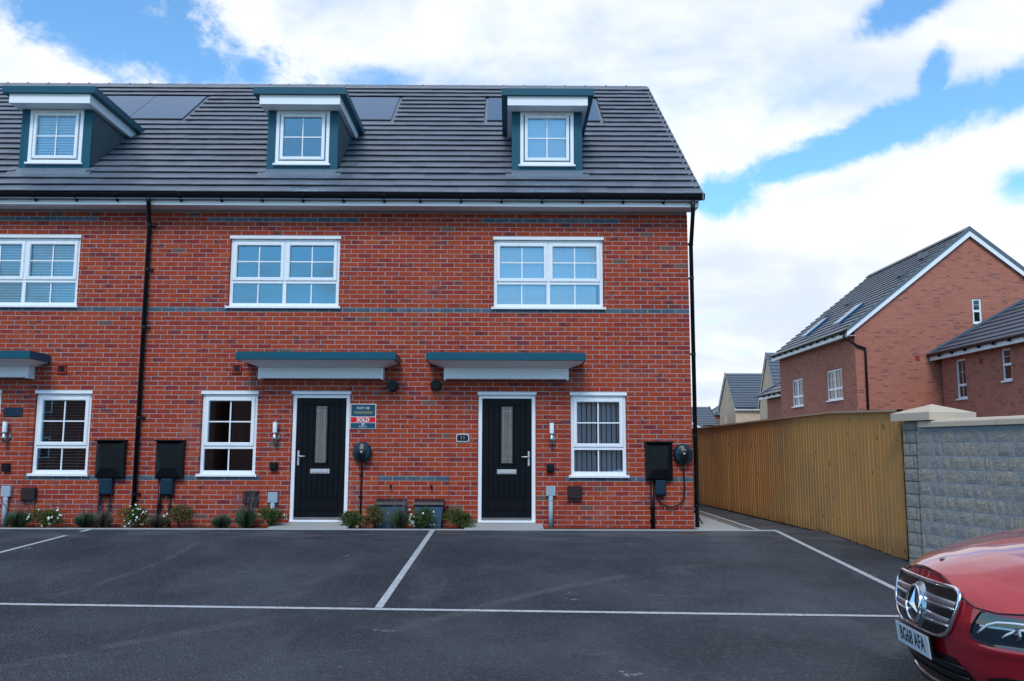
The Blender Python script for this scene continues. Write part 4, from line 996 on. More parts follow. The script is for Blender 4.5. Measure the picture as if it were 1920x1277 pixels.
lavender(-4.03, -.28, .32, .30, 'leaf_lav', 'tall lavender with spikes in front of the brown vent cover', 40, .20)
shrub(-3.63, -.32, .34, .30, 'leaf_green', 4, 'rounded green shrub in front of the grey cable box beside the step')
shrub(-2.39, -.33, .34, .27, 'leaf_green', 7, 'dark green shrub under the charger cable')
shrub(-2.03, -.36, .38, .31, 'leaf_olive', 4, 'brownish shrub at the corner of the slate blue gas box')
lavender(-1.66, -.40, .30, .27, 'leaf_lav', 'spiky lavender between the two gas meter boxes', 30, .14)
shrub(-1.31, -.40, .40, .28, 'leaf_green', 30, 'white-flowered shrub in front of a gas meter box')
shrub(-.74, -.34, .36, .28, 'leaf_green', 0, 'fresh green shrub below the number 11 plaque')
shrub(-.62, -.42, .20, .12, 'leaf_green', 0, 'small green seedling shrub beside the step of number 11', .02, 300)

# ---------------------------------------------------------------- fence, pier and block wall
FA, FB = Vector((4.845, -3.20)), Vector((4.32, 9.3)); fd = (FB - FA).normalized(); fn = Vector((fd.y, -fd.x))   # fn points to the garden side
if fn.x < 0: fn = -fn
FLEN = (FB - FA).length + 5
fe = empty('timber_fence', (FA.x, FA.y, 0), 'tall close-boarded timber fence running back along the side path', 'fence')
fe.rotation_euler = (0, 0, math.atan2(fd.y, fd.x))
def ftop(s): # along distance -> top height
    y = FA.y + fd.y * s
    return np.interp(y, [-3.3, -1.15, 7.5, 14], [1.735, 1.80, 1.738, 1.69])
s_ = 0.0; side = 1
while s_ < FLEN:
    wd = random.uniform(.098, .118); t0, t1 = ftop(s_), ftop(s_ + wd); zb = (.045 if FA.y + fd.y * s_ > -.6 else gz(FA.y + fd.y * s_) + .012) + random.uniform(-.006, .006)
    o1, o2 = random.uniform(.0, .003), random.uniform(.005, .010)
    # feather edge board: thick edge overlaps the thin one; local y>0 is the path side
    m = MB(); a, c_ = s_ + .0008, s_ + wd + .012
    m.add([(a, o2, zb), (c_, o1, zb), (c_, -.006, zb), (a, -.006, zb), (a, o2, t0), (c_, o1, t1), (c_, -.006, t1), (a, -.006, t0)],
          [(3, 2, 1, 0), (4, 5, 6, 7), (0, 1, 5, 4), (1, 2, 6, 5), (2, 3, 7, 6), (3, 0, 4, 7)])
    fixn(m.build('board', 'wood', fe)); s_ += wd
rows = [[(s, -.045, ftop(s) + .002), (s, .040, ftop(s) + .002), (s, .040, ftop(s) + .030), (s, -.045, ftop(s) + .030), (s, -.045, ftop(s) + .002)] for s in (0, 2.05, FLEN)]
m = MB(); m.grid(rows); fixn(m.build('cap_rail', 'woodcap', fe))
for z in (.35, 1.0, 1.5):
    m = MB(); m.box(0, FLEN, -.07, -.0065, z, z + .08); m.build('rail', 'wood', fe)
for i in range(7):
    m = MB(); m.box(i * 2.4 + .1, i * 2.4 + .2, -.17, -.0705, -.2, 1.62); m.build('post', 'wood', fe)
m = MB(); m.box(0, FLEN, -.03, -.0085, -.15, .10); m.build('gravel_board', 'gaslid', fe)

WA, WB = Vector((4.83, -3.62)), Vector((6.30, -9.5)); wdv = (WB - WA).normalized(); WL = (WB - WA).length
we = empty('block_wall', (WA.x, WA.y, -.25), 'split-faced grey stone block wall with buff coping beside the red car', 'wall')
we.rotation_euler = (0, 0, math.atan2(wdv.y, wdv.x))
# local: x along the wall to the viewer's right, path side is -y (towards -x world)
def blocks(parent, x0, x1, yf, z0, z1, rowh=.150, back=.10, yaw_face=None):
    z = z0; r_ = 0
    while z + rowh * .6 < z1:
        hh = min(rowh, z1 - z); x = x0 - (random.uniform(0, .12) if r_ % 2 else 0)
        while x < x1 - .01:
            wd = random.choice((.11, .15, .19, .22, .22, .29)); a, c_ = max(x, x0), min(x + wd, x1)
            if x1 - c_ < .05: c_ = x1
            if c_ - a > .03:
                b = MB(); j = .007; d = random.uniform(.004, .010); nx, nz_ = 4, 3
                g = [[(a + j + (c_ - a - 2 * j) * i / nx, yf - (d + random.uniform(-.003, .004) if 0 < i < nx and 0 < k < nz_ else .002), z + j + (hh - 2 * j) * k / nz_) for i in range(nx + 1)] for k in range(nz_ + 1)]
                b.grid(g)
                b.add([(a + j, yf - .002, z + j), (c_ - j, yf - .002, z + j), (c_ - j, yf - .002, z + hh - j), (a + j, yf - .002, z + hh - j), (a + j, yf + back, z + j), (c_ - j, yf + back, z + j), (c_ - j, yf + back, z + hh - j), (a + j, yf + back, z + hh - j)],
                      [(0, 4, 5, 1), (1, 5, 6, 2), (2, 6, 7, 3), (3, 7, 4, 0)])
                put('block', b.mesh('block', 'block'), parent)
            x = c_ if c_ == x1 else x + wd
        z += rowh; r_ += 1
m = MB(); m.box(.02, WL, .0005, .21, -.3, 1.78); m.build('core', 'blockmortar', we)
blocks(we, .0, WL, 0, -.05, 1.78)
x = .10
while x < WL:
    L_ = .58; m = MB(); m.prism([(-.045, 1.782), (-.045, 1.835), (-.030, 1.852), (.11, 1.875), (.25, 1.852), (.265, 1.835), (.265, 1.782)], 'x', x + .003, min(x + L_, WL) - .003); fixn(m.build('coping_stone', 'coping', we)); x += L_
pe = empty('gate_pier', (WA.x + .02, WA.y + .04, -.25), 'stone pier with pyramid cap where the fence meets the block wall', 'pier')
pe.rotation_euler = we.rotation_euler
m = MB(); m.box(-.205, .245, .012, .45, -.2, 1.86); m.build('core', 'blockmortar', pe)
pf = empty('tmp'); bpy.data.objects.remove(pf)
z = -.05
blocks(pe, -.22, .012, -.012, -.05, 1.86, back=.05)
m = MB(); m.box(.012, .262, -.004, .46, 1.79, 1.862); m.build('neck', 'coping', pe)
m = MB(); q = [(-.31, -.10), (.35, -.10), (.35, .55), (-.31, .55)]
m.add([(u, v_, 1.863) for u, v_ in q] + [(u, v_, 1.955) for u, v_ in q] + [(.02, .225, 2.065)], [(3, 2, 1, 0)] + [(i, (i + 1) % 4, 4 + (i + 1) % 4, 4 + i) for i in range(4)] + [(4 + i, 4 + (i + 1) % 4, 8) for i in range(4)])
m.build('pier_cap', 'coping', pe)

# tripod beside the gable
e = empty('tripod_stand', (3.02, .95, .052), 'black tripod stand with splayed legs by the gable corner', 'tripod')
m = MB(); m.tube([(0, 0, .12), (0, 0, 1.1)], .014, 8); m.build('column', 'black', e)
for a in (-50, 70, 190):
    x_, y_ = math.cos(R(a)), math.sin(R(a)); m = MB(); m.tube([(0, 0, .40), (x_ * .34, y_ * .34, .0)], .010, 6); m.build('leg', 'black', e)
    m = MB(); m.tube([(0, 0, .14), (x_ * .19, y_ * .19, .175)], .006, 6); m.build('brace', 'black', e)

# ---------------------------------------------------------------- houses beyond the fence
def stepped(m, p0, p1, q0, q1, n, th=.03):
    """courses between the eave edge p0-p1 and the top edge q0-q1"""
    p0, p1, q0, q1 = map(Vector, (p0, p1, q0, q1)); nr = (p1 - p0).cross(q0 - p0).normalized()
    if nr.z < 0: nr = -nr
    for i in range(n):
        a, b_ = i / n, (i + 1) / n
        A, B, C, D_ = p0.lerp(q0, a) + nr * th, p1.lerp(q1, a) + nr * th, p1.lerp(q1, b_), p0.lerp(q0, b_)
        m.add([A, B, C, D_, p0.lerp(q0, a) - nr * .02, p1.lerp(q1, a) - nr * .02], [(0, 1, 2, 3), (4, 5, 1, 0)])
def bgwin(parent, axis, pos, a0, a1, z0, z1, sgn, cols=2, rows=2, tr=.36):
    """window on a wall facing -x (axis x) or -y (axis y)"""
    def bx(m, u0, u1, d0, d1, w0, w1):
        if axis == 'x': m.box(pos + d0, pos + d1, u0, u1, w0, w1)
        else: m.box(u0, u1, pos + d0, pos + d1, w0, w1)
    m = MB(); t = .06
    bx(m, a0, a0 + t, .03, .10, z0, z1); bx(m, a1 - t, a1, .03, .10, z0, z1); bx(m, a0 + t, a1 - t, .031, .10, z0, z0 + t); bx(m, a0 + t, a1 - t, .031, .10, z1 - t, z1)
    zt = z0 + (z1 - z0) * tr
    if tr: bx(m, a0 + t, a1 - t, .0305, .10, zt - .04, zt + .04)
    if cols == 2: am = (a0 + a1) / 2; bx(m, am - .04, am + .04, .032, .10, z0 + t, z1 - t)
    wn_ = m.build('window', 'white', parent)
    m = MB(); bx(m, a0 + .01, a1 - .01, .060, .064, z0 + .01, z1 - .01); m.build('pane', 'carglass', wn_)
    m = MB()
    ng = 4 if cols == 2 else (2 if a1 - a0 > .55 else 1)
    for i in range(1, ng):
        if cols == 2 and i == 2: continue
        u = a0 + (a1 - a0) * i / ng; bx(m, u - .005, u + .005, .045, .058, z0 + t, z1 - t)
    zz = (zt + z1) / 2; bx(m, a0 + t, a1 - t, .044, .057, zz - .005, zz + .005); m.build('glazing_bar', 'white', wn_)
    m = MB(); bx(m, a0 - .04, a1 + .04, -.05, .03, z0 - .05, z0 - .002); m.build('sill', 'white', wn_)
    m = MB(); bx(m, a0, a1, .12, .13, z0, z1); m.build('room', 'dark', wn_)
def wallgrid(m, axis, pos, u0, u1, z0, z1, ops, depth=.12):
    xs = sorted({u0, u1, *[o[0] for o in ops], *[o[1] for o in ops]}); zs = sorted({z0, z1, *[o[2] for o in ops], *[o[3] for o in ops]})
    P = (lambda u, d, z: (pos + d, u, z)) if axis == 'x' else (lambda u, d, z: (u, pos + d, z))
    for i in range(len(xs) - 1):
        for k in range(len(zs) - 1):
            cx, cz_ = (xs[i] + xs[i + 1]) / 2, (zs[k] + zs[k + 1]) / 2
            if any(o[0] < cx < o[1] and o[2] < cz_ < o[3] for o in ops): continue
            m.add([P(xs[i], 0, zs[k]), P(xs[i + 1], 0, zs[k]), P(xs[i + 1], 0, zs[k + 1]), P(xs[i], 0, zs[k + 1])], [(0, 1, 2, 3)])
    for (a, b_, q0, q1) in ops:
        m.add([P(a, 0, q0), P(b_, 0, q0), P(b_, 0, q1), P(a, 0, q1), P(a, depth, q0), P(b_, depth, q0), P(b_, depth, q1), P(a, depth, q1)], [(0, 1, 5, 4), (1, 2, 6, 5), (2, 3, 7, 6), (3, 0, 4, 7)])
G0 = -.95
# big gabled house
e = empty('gabled_house', (16.9, 21.5, G0), 'tall red brick house with a plain gable and rooflights, beyond the fence', 'house')
def at(h_, o): o.parent = h_; o.matrix_parent_inverse = Matrix.Translation(-Vector(h_.location)); return o
X0, X1, YA, YB, ZE, XR, ZR = 12.57, 21.3, 17.13, 25.85, 5.78, 16.94, 9.28
wA, wB = (22.82, 24.20, 3.17, 4.33), (18.47, 20.03, 3.20, 4.36); gw = (16.92, 17.25, 5.88, 6.78)
m = MB(); wallgrid(m, 'x', X0, YA, YB, G0, ZE, [wA, wB])
wallgrid(m, 'y', YA, X0, X1, G0, ZE, []); 
m.add([(X0, YB, G0), (X1, YB, G0), (X1, YB, ZE), (X0, YB, ZE)], [(0, 1, 2, 3)]); m.add([(X1, YA, G0), (X1, YB, G0), (X1, YB, ZE), (X1, YA, ZE)], [(0, 1, 2, 3)])
at(e, m.build('wall', 'brick_far'))
m = MB(); sl_ = (ZR - ZE) / (XR - X0)
gl_, gr_, gb_, gt_ = gw
za_ = lambda x: ZE + sl_ * (x - X0) if x < XR else ZE + sl_ * (X1 - x)
m.add([(X0, YA, ZE), (gl_, YA, ZE), (gl_, YA, za_(gl_)), ], [(0, 1, 2)]); m.add([(gr_, YA, ZE), (X1, YA, ZE), (gr_, YA, za_(gr_))], [(0, 1, 2)])
m.add([(gl_, YA, ZE), (gr_, YA, ZE), (gr_, YA, gb_), (gl_, YA, gb_)], [(0, 1, 2, 3)]); m.add([(gl_, YA, gt_), (gr_, YA, gt_), (gr_, YA, za_(gr_)), (XR, YA, ZR), (gl_, YA, za_(gl_))], [(0, 1, 2, 3, 4)])
for q in ((gl_, gl_), (gr_, gr_)): m.add([(q[0], YA, gb_), (q[0], YA + .12, gb_), (q[0], YA + .12, gt_), (q[0], YA, gt_)], [(0, 1, 2, 3)])
at(e, m.build('gable', 'brick_far')); m = MB(); m.add([(X0, YB, ZE), (X1, YB, ZE), (XR, YB, ZR)], [(0, 1, 2)]); at(e, m.build('rear_gable', 'brick_far'))
for o_ in (wA, wB): 
    k0 = len(e.children); bgwin(e, 'x', X0, *o_, 1)
bgwin(e, 'y', YA, *gw, 1, cols=1, tr=.5)
for o in [c for c in e.children if c.name.startswith('window')]: at(e, o)
m = MB(); ov = .32; vg = .12
zo = ZE - sl_ * ov
stepped(m, (X0 - ov, YB + vg, zo + .08), (X0 - ov, YA - vg, zo + .08), (XR, YB + vg, ZR + .08), (XR, YA - vg, ZR + .08), 20, .045)
stepped(m, (X1 + ov, YA - vg, zo + .08), (X1 + ov, YB + vg, zo + .08), (XR, YA - vg, ZR + .08), (XR, YB + vg, ZR + .08), 20, .045)
rf = at(e, m.build('roof', 'tile_far'))
m = MB(); m.prism([(XR - .17, ZR + .04), (XR, ZR + .19), (XR + .17, ZR + .04)], 'y', YA - vg - .01, YB + vg); fixn(m.build('ridge', 'tile', rf))
m = MB()
for s in (-1, 1):
    xe = XR + s * (XR - X0 + ov)
    m.prism([(xe, zo + .02), (xe, zo + .16), (XR, ZR + .175), (XR, ZR + .02)], 'y', YA - vg - .03, YA - vg - .002)
fixn(m.build('verge', 'tile', rf))
m = MB()
for s in (-1, 1):
    xe = XR + s * (XR - X0 + ov)
    m.prism([(xe, zo - .16), (xe, zo + .018), (XR, ZR + .018), (XR, ZR - .19)], 'y', YA - vg, YA - vg + .03)
fixn(m.build('barge_board', 'white', rf))
m = MB(); m.box(X0 - ov, X0 - ov + .025, YA - vg + .031, YB + vg, zo - .16, zo + .05); m.box(X0 - ov + .026, X0 - .002, YA - vg + .031, YB + vg, zo - .13, zo - .115); m.build('fascia_board', 'white', rf)
m = MB(); m.tube([(X0 - ov - .06, YA - .15, zo + .05), (X0 - ov - .06, YB + .1, zo + .05)], .06, 8); gt = m.build('gutter', 'blackpipe', rf)
for i in range(11):
    m = MB(); yy = YA + .4 + i * .8; m.box(X0 - ov - .10, X0 - ov - .002, yy - .02, yy + .02, zo - .06, zo + .06); m.build('gutter_bracket', 'blackpipe', rf)
m = MB(); m.tube([(X0 - ov - .06, YA + .05, zo), (X0 - ov - .06, YA + .05, zo - .18), (X0 + .06, YA - .06, zo - .50), (X0 + .32, YA - .06, zo - .58), (X0 + .34, YA - .06, zo - .72), (X0 + .34, YA - .06, G0 + .3)], .045, 8); at(e, m.build('downpipe', 'blackpipe', None, True))
def rooflight(t0, t1, y0, y1, lift=.10):
    mm = MB(); pts = []
    for (t, y) in ((t0, y0), (t0, y1), (t1, y1), (t1, y0)):
        pts.append((X0 - ov + (XR - X0 + ov) * t - .06, y, zo + .08 + (ZR - zo) * t + lift))
    mm.add(pts + [(a_, b_, c_ - .12) for a_, b_, c_ in pts], [(0, 1, 2, 3), (0, 4, 5, 1), (1, 5, 6, 2), (2, 6, 7, 3), (3, 7, 4, 0)]); return fixn(mm.build('rooflight', 'solar', rf))
rooflight(.13, .34, 19.1, 19.9); rooflight(.13, .34, 22.8, 23.6)
for (t, y) in ((.62, 18.6), (.80, 18.5), (.42, 23.8), (.50, 22.4)):
    mm = MB(); xx = X0 - ov + (XR - X0 + ov) * t; zz = zo + .08 + (ZR - zo) * t; mm.box(xx - .16, xx + .12, y, y + .35, zz - .02, zz + .20); mm.build('roof_vent', 'tile', rf)
mm = MB(); mm.box(16.03 - 1.3, 16.03 - 1.15, YA - .03, YA - .002, 4.52, 4.67); at(e, mm.build('extract_vent', 'terracotta'))

# hipped houses
def hipped(name, label, WX, WX1, WY0, WY1, WZ, ops, hin, nc, vent=None):
    e = empty(name, ((WX + WX1) / 2, (WY0 + WY1) / 2, G0), label, 'house')
    m = MB(); wallgrid(m, 'x', WX, WY0, WY1, G0, WZ, ops)
    m.add([(WX, WY1, G0), (WX1, WY1, G0), (WX1, WY1, WZ), (WX, WY1, WZ)], [(0, 1, 2, 3)]); m.add([(WX, WY0, G0), (WX1, WY0, G0), (WX1, WY0, WZ), (WX, WY0, WZ)], [(0, 1, 2, 3)]); m.add([(WX1, WY0, G0), (WX1, WY1, G0), (WX1, WY1, WZ), (WX1, WY0, WZ)], [(0, 1, 2, 3)])
    at(e, m.build('wall', 'brick_far'))
    for o_ in ops: bgwin(e, 'x', WX, *o_, 1, cols=1 if o_[1] - o_[0] < .9 else 2, tr=.34 if o_[3] - o_[2] > 1.1 else .5)
    for o in [c for c in e.children if c.name.startswith('window')]: at(e, o)
    hx, ovw = (WX + WX1) / 2, .32; zr = WZ + (hx - WX + ovw) * .70; ze = WZ + .02; ya, yb = WY0 + hin, WY1 - hin
    m = MB(); stepped(m, (WX - ovw, WY1 + ovw, ze), (WX - ovw, WY0 - ovw, ze), (hx, yb, zr), (hx, ya, zr), nc, .045)
    stepped(m, (WX1 + ovw, WY0 - ovw, ze), (WX1 + ovw, WY1 + ovw, ze), (hx, ya, zr), (hx, yb, zr), nc, .045)
    stepped(m, (WX1 + ovw, WY1 + ovw, ze), (WX - ovw, WY1 + ovw, ze), (hx, yb, zr), (hx - .01, yb, zr), nc, .045)
    stepped(m, (WX - ovw, WY0 - ovw, ze), (WX1 + ovw, WY0 - ovw, ze), (hx - .01, ya, zr), (hx, ya, zr), nc, .045)
    rf = at(e, m.build('roof', 'tile_far'))
    for p_, q_ in (((WX - ovw, WY1 + ovw, ze + .06), (hx, yb, zr + .06)), ((WX - ovw, WY0 - ovw, ze + .06), (hx, ya, zr + .06)), ((hx, yb, zr + .06), (hx, ya, zr + .06))):
        m = MB(); m.tube([p_, q_], .07, 8); m.build('hip_tiles', 'tile', rf)
    m = MB(); m.box(WX - ovw, WX - ovw + .025, WY0 - ovw, WY1 + ovw, ze - .20, ze - .01); m.build('fascia_board', 'white', rf)
    m = MB(); m.box(WX - ovw + .026, WX - .002, WY0, WY1 + ovw, ze - .15, ze - .135); m.build('soffit_board', 'white', rf)
    m = MB(); m.tube([(WX - ovw - .06, WY0 - .3, ze), (WX - ovw - .06, WY1 + .32, ze)], .06, 8); m.build('gutter', 'blackpipe', rf)
    for i in range(int((WY1 - WY0) / .85)):
        m = MB(); yy = WY0 + .3 + i * .85; m.box(WX - ovw - .11, WX - ovw - .002, yy - .02, yy + .02, ze - .12, ze); m.build('gutter_bracket', 'blackpipe', rf)
    if vent: m = MB(); m.box(WX - .03, WX - .002, vent, vent + .15, 4.12, 4.27); at(e, m.build('extract_vent', 'terracotta'))
hipped('hipped_house', 'lower red brick house with a hipped slate-grey roof beyond the block wall', 15.56, 21.5, 7.5, 16.9, 4.66, [(15.31, 15.93, 3.05, 4.40), (12.64, 13.14, 3.45, 4.45)], 2.6, 12, 14.25)

def simple_house(name, label, x0, x1, y0, y1, ze, zr, wall, axis, wins=(), low=G0, nc=14, off=None):
    """gabled house; axis 'x' = ridge along x (slope faces the terrace), 'y' = ridge along y"""
    e = empty(name, ((x0 + x1) / 2, (y0 + y1) / 2, low), label, 'house', 'houses further off behind the fence')
    m = MB(); wx = [o[1:] for o in wins if o[0] == 'x']; wy = [o[1:] for o in wins if o[0] == 'y']
    wallgrid(m, 'x', x0, y0, y1, low, ze, wx); wallgrid(m, 'y', y0, x0, x1, low, ze, wy)
    m.add([(x1, y0, low), (x1, y1, low), (x1, y1, ze), (x1, y0, ze)], [(0, 1, 2, 3)]); m.add([(x0, y1, low), (x1, y1, low), (x1, y1, ze), (x0, y1, ze)], [(0, 1, 2, 3)])
    xm, ym = (x0 + x1) / 2, (y0 + y1) / 2
    if axis == 'x':
        for x in (x0, x1): m.add([(x, y0, ze), (x, y1, ze), (x, ym, zr)], [(0, 1, 2)])
    else:
        for y in (y0, y1): m.add([(x0, y, ze), (x1, y, ze), (xm, y, zr)], [(0, 1, 2)])
    at(e, m.build('wall', wall))
    for o in wins: bgwin(e, o[0], x0 if o[0] == 'x' else y0, *o[1:], 1, cols=1 if o[2] - o[1] < .9 else 2)
    for o in [c for c in e.children if c.name.startswith('window')]: at(e, o)
    ov = .3; m = MB(); mv = MB(); mw = MB()
    if axis == 'x':
        s_ = (zr - ze) / (ym - y0); zo_ = ze - s_ * ov + .08; ZZ = zr + .08
        stepped(m, (x0 - .12, y0 - ov, zo_), (x1 + .12, y0 - ov, zo_), (x0 - .12, ym, ZZ), (x1 + .12, ym, ZZ), nc, .06); stepped(m, (x1 + .12, y1 + ov, zo_), (x0 - .12, y1 + ov, zo_), (x1 + .12, ym, ZZ), (x0 - .12, ym, ZZ), nc, .06)
        for xx in (x0 - .16, x1 + .13): mv.prism([(y0 - ov, zo_ - .04), (y0 - ov, zo_ + .12), (ym, ZZ + .12), (y1 + ov, zo_ + .12), (y1 + ov, zo_ - .04), (ym, ZZ - .04)], 'x', xx, xx + .03)
        for xx in (x0 - .13, x1 + .10): mw.prism([(y0 - ov, zo_ - .22), (y0 - ov, zo_ - .042), (ym, ZZ - .042), (y1 + ov, zo_ - .042), (y1 + ov, zo_ - .22), (ym, ZZ - .24)], 'x', xx, xx + .03)
        mw.box(x0 - .095, x1 + .095, y0 - ov + .001, y0 - ov + .03, zo_ - .24, zo_ - .03); mw.box(x0 - .09, x1 + .09, y0 - ov + .031, y0 - .003, zo_ - .20, zo_ - .18)
        mg = MB(); mg.tube([(x0 - .1, y0 - ov - .06, zo_), (x1 + .1, y0 - ov - .06, zo_)], .065, 8)
    else:
        s_ = (zr - ze) / (xm - x0); zo_ = ze - s_ * ov + .08; ZZ = zr + .08
        stepped(m, (x0 - ov, y1 + .12, zo_), (x0 - ov, y0 - .12, zo_), (xm, y1 + .12, ZZ), (xm, y0 - .12, ZZ), nc, .06); stepped(m, (x1 + ov, y0 - .12, zo_), (x1 + ov, y1 + .12, zo_), (xm, y0 - .12, ZZ), (xm, y1 + .12, ZZ), nc, .06)
        mv.prism([(x0 - ov, zo_ - .04), (x0 - ov, zo_ + .12), (xm, ZZ + .12), (x1 + ov, zo_ + .12), (x1 + ov, zo_ - .04), (xm, ZZ - .04)], 'y', y0 - .16, y0 - .13)
        mw.prism([(x0 - ov, zo_ - .22), (x0 - ov, zo_ - .042), (xm, ZZ - .042), (x1 + ov, zo_ - .042), (x1 + ov, zo_ - .22), (xm, ZZ - .24)], 'y', y0 - .12, y0 - .09)
        mw.box(x0 - ov, x0 - ov + .03, y0 - .085, y1, zo_ - .24, zo_ - .03)
        mg = MB(); mg.tube([(x0 - ov - .06, y0 - .1, zo_), (x0 - ov - .06, y1 + .1, zo_)], .065, 8)
    rf = at(e, m.build('roof', 'tile_far')); fixn(mv.build('verge', 'tile', rf)); fixn(mw.build('barge_board', 'white', rf)); mg.build('gutter', 'blackpipe', rf)
    return e
simple_house('buff_house', 'buff brick house with a steep grey roof facing the terrace, beyond the fence', 21.6, 27.0, 68.1, 74.2, 5.50, 8.75, 'brick_tan', 'x', [('x', 71.4, 72.1, 3.7, 5.0), ('y', 24.15, 24.9, 2.9, 5.1)], nc=14)
simple_house('buff_house', 'buff brick house seen gable-on with a steep roof, left of the tall gabled house', 22.6, 28.0, 58.1, 63.6, 5.45, 9.65, 'brick_tan', 'x', [], nc=15)
hipped('red_house', 'small red brick wing with a low hipped roof behind the tall gabled house', 13.3, 17.5, 26.05, 30.4, 4.02, [(26.6, 28.0, 2.6, 3.85)], 1.9, 8)
simple_house('red_house', 'distant red brick house with a broad grey roof close to the terrace corner', 12.0, 19.3, 66.0, 73.0, 3.60, 5.35, 'brick_far', 'x', [('y', 18.35, 18.95, 2.5, 3.4)], nc=11)
hipped('red_house', 'dark red brick house with a low hipped roof in front of the distant grey roof', 21.6, 25.6, 75.8, 81.0, 4.85, [], 1.9, 7)
simple_house('buff_house', 'buff gable with a blue-grey verge just clear of the terrace corner', 11.0, 14.6, 50.0, 56.0, 2.75, 3.72, 'brick_tan', 'y', [], nc=6)
# the row across the road, mirrored in the ground-floor windows
for FX0, FX1, FLB in ((-16, 12, 'red brick house across the road, mirrored in the ground-floor windows'), (-46, -17, 'longer red brick house across the road, mirrored beside the first')):
  oh = empty('facing_house', ((FX0 + FX1) / 2, -40, -.9), FLB, 'house')
  m = MB(); m.box(FX0, FX1, -43.5, -36.5, -.9, 5.0); m.prism([(-43.5, 5.001), (-36.5, 5.001), (-40, 7.4)], 'x', FX0, FX1); at(oh, fixn(m.build('wall', 'brick_wall')))
  m = MB(); stepped(m, (FX1 + .2, -36.2, 4.85), (FX0 - .2, -36.2, 4.85), (FX1 + .2, -40, 7.55), (FX0 - .2, -40, 7.55), 14, .05); stepped(m, (FX0 - .2, -43.8, 4.85), (FX1 + .2, -43.8, 4.85), (FX0 - .2, -40, 7.55), (FX1 + .2, -40, 7.55), 14, .05); at(oh, m.build('roof', 'tile_far'))
  for i in range(int((FX1 - FX0) / 4.2)):
    xx = FX0 + 2.2 + i * 4.2
    for z0 in (.7, 3.3):
        m = MB(); m.frame(xx - .55, xx + .55, z0, z0 + 1.2, .07, -36.5, -36.44); m.box(xx - .03, xx + .03, -36.5, -36.45, z0 + .07, z0 + 1.13); wn_ = at(oh, m.build('window', 'white'))
        m = MB(); m.box(xx - .48, xx + .48, -36.499, -36.47, z0 + .07, z0 + 1.13); m.build('pane', 'carglass', wn_)

# ---------------------------------------------------------------- red saloon
CA = R(-5.0)
CS = 1.04
car = empty('red_car', (2.305, -8.885, gz(-8.885) + .012), 'glossy red saloon car with a chrome-barred grille, cut by the picture edge', 'car', None, CA)
car.scale = (CS, CS, CS)
def x0z(z): return float(np.interp(z, [.14, .22, .34, .46, .56, .66, .76, .95], [.12, .06, .015, .0, .002, .022, .055, .12]))
def wz(z): return float(np.interp(z, [.14, .25, .45, .62, .76, .95], [.84, .885, .915, .925, .90, .86]))
PE, AE = 2.6, .80
def surf(phi, z, off=0.0):        # front corner surface, phi 0 = centre front, 90 = side; side sign separately
    w_ = wz(z); sp_, cp_ = math.sin(phi), math.cos(phi)
    zc_ = .432 + .05 * sp_; k_ = min(1, max(0, (sp_ - .32) / .3)); off = off + k_ * .011 * math.exp(-((z - zc_) / .022) ** 2) * (1 if z < zc_ else .6)
    return x0z(z) + AE * (1 - cp_ ** (2 / PE)) - off * cp_ , w_ * sp_ ** (2 / PE) + off * sp_
def ztop(x, v_):
    # shut line: centre .755, dipping to .69 over the lamps, rising along the wings
    if x < .32: return float(np.interp(abs(v_), [0, .22, .42, .50, .62, .75, .90], [.760, .742, .672, .640, .632, .650, .690]))
    return float(np.interp(x, [.32, .6, .9, 1.2, 1.5, 3.9, 4.9], [.682, .790, .872, .925, .955, .975, .94]))
def topz(phi):
    z = .72
    for _ in range(8):
        x, v_ = surf(phi, z); z = ztop(x, v_)
    return z
PHI = [math.pi / 2 * (i / 30) ** 1.0 for i in range(31)]
NL = 30
for s in (1,):
    pass
rows = []
def bodycol(sgn):
    cols_ = []
    for ph in (PHI if sgn > 0 else PHI[1:]):
        zt = topz(ph); cols_.append([(*(lambda q: (q[0], sgn * q[1]))(surf(ph, .14 + (zt - .14) * k / NL)), .14 + (zt - .14) * k / NL) for k in range(NL + 1)])
    for xs_ in (1.1, 1.5, 2.2, 3.0, 3.8, 4.25, 4.55, 4.75, 4.86, 4.91):
        f = 1 if xs_ < 4.2 else (1 - ((xs_ - 4.2) / .72) ** 2.6) ** .38
        zt = ztop(xs_, .9); cols_.append([(xs_ + .03 * math.sin(math.pi * k / NL), sgn * wz(.14 + (zt - .14) * k / NL) * f, .14 + (zt - .14) * k / NL) for k in range(NL + 1)])
    cols_.append([(4.92, 0, .14 + (.93 - .14) * k / NL) for k in range(NL + 1)])
    return cols_
m = MB(); L = bodycol(1); Rr = bodycol(-1); allc = list(reversed(Rr)) + L
m.grid(allc); o = fixn(m.build('body', 'carred', car, True))
# bonnet: spans between the two top contours
m = MB(); rows = []
cl = lambda x: float(np.interp(x, [.055, .11, .20, .36, .57, .83, 1.06, 1.40], [.765, .792, .826, .868, .908, .946, .972, 1.005]))
def bonnet_rows(lift):
    rr = []
    pts = [surf(ph, topz(ph)) + (topz(ph),) for ph in PHI[1:]] + [(x, wz(ztop(x, .9)), ztop(x, .9)) for x in (.95, 1.1, 1.25, 1.40)]
    rr.append([(x0z(.76) + .004, 0, .760 + lift)] * 25)
    for (x, vb, zt) in pts:
        r1 = []
        for j in range(25):
            t = -1 + 2 * j / 24; v_ = vb * t
            edge = ztop(x, v_) if x < .32 else zt
            cr = max(cl(x) - zt, 0)
            prof = 1 - abs(t) ** 2.4
            z = zt + cr * prof + .016 * math.exp(-((abs(t) - .56) / .07) ** 2) * min(1, x / .5)
            r1.append((x, v_, z + lift * (1 - abs(t) ** 6)))
        rr.append(r1)
    return rr
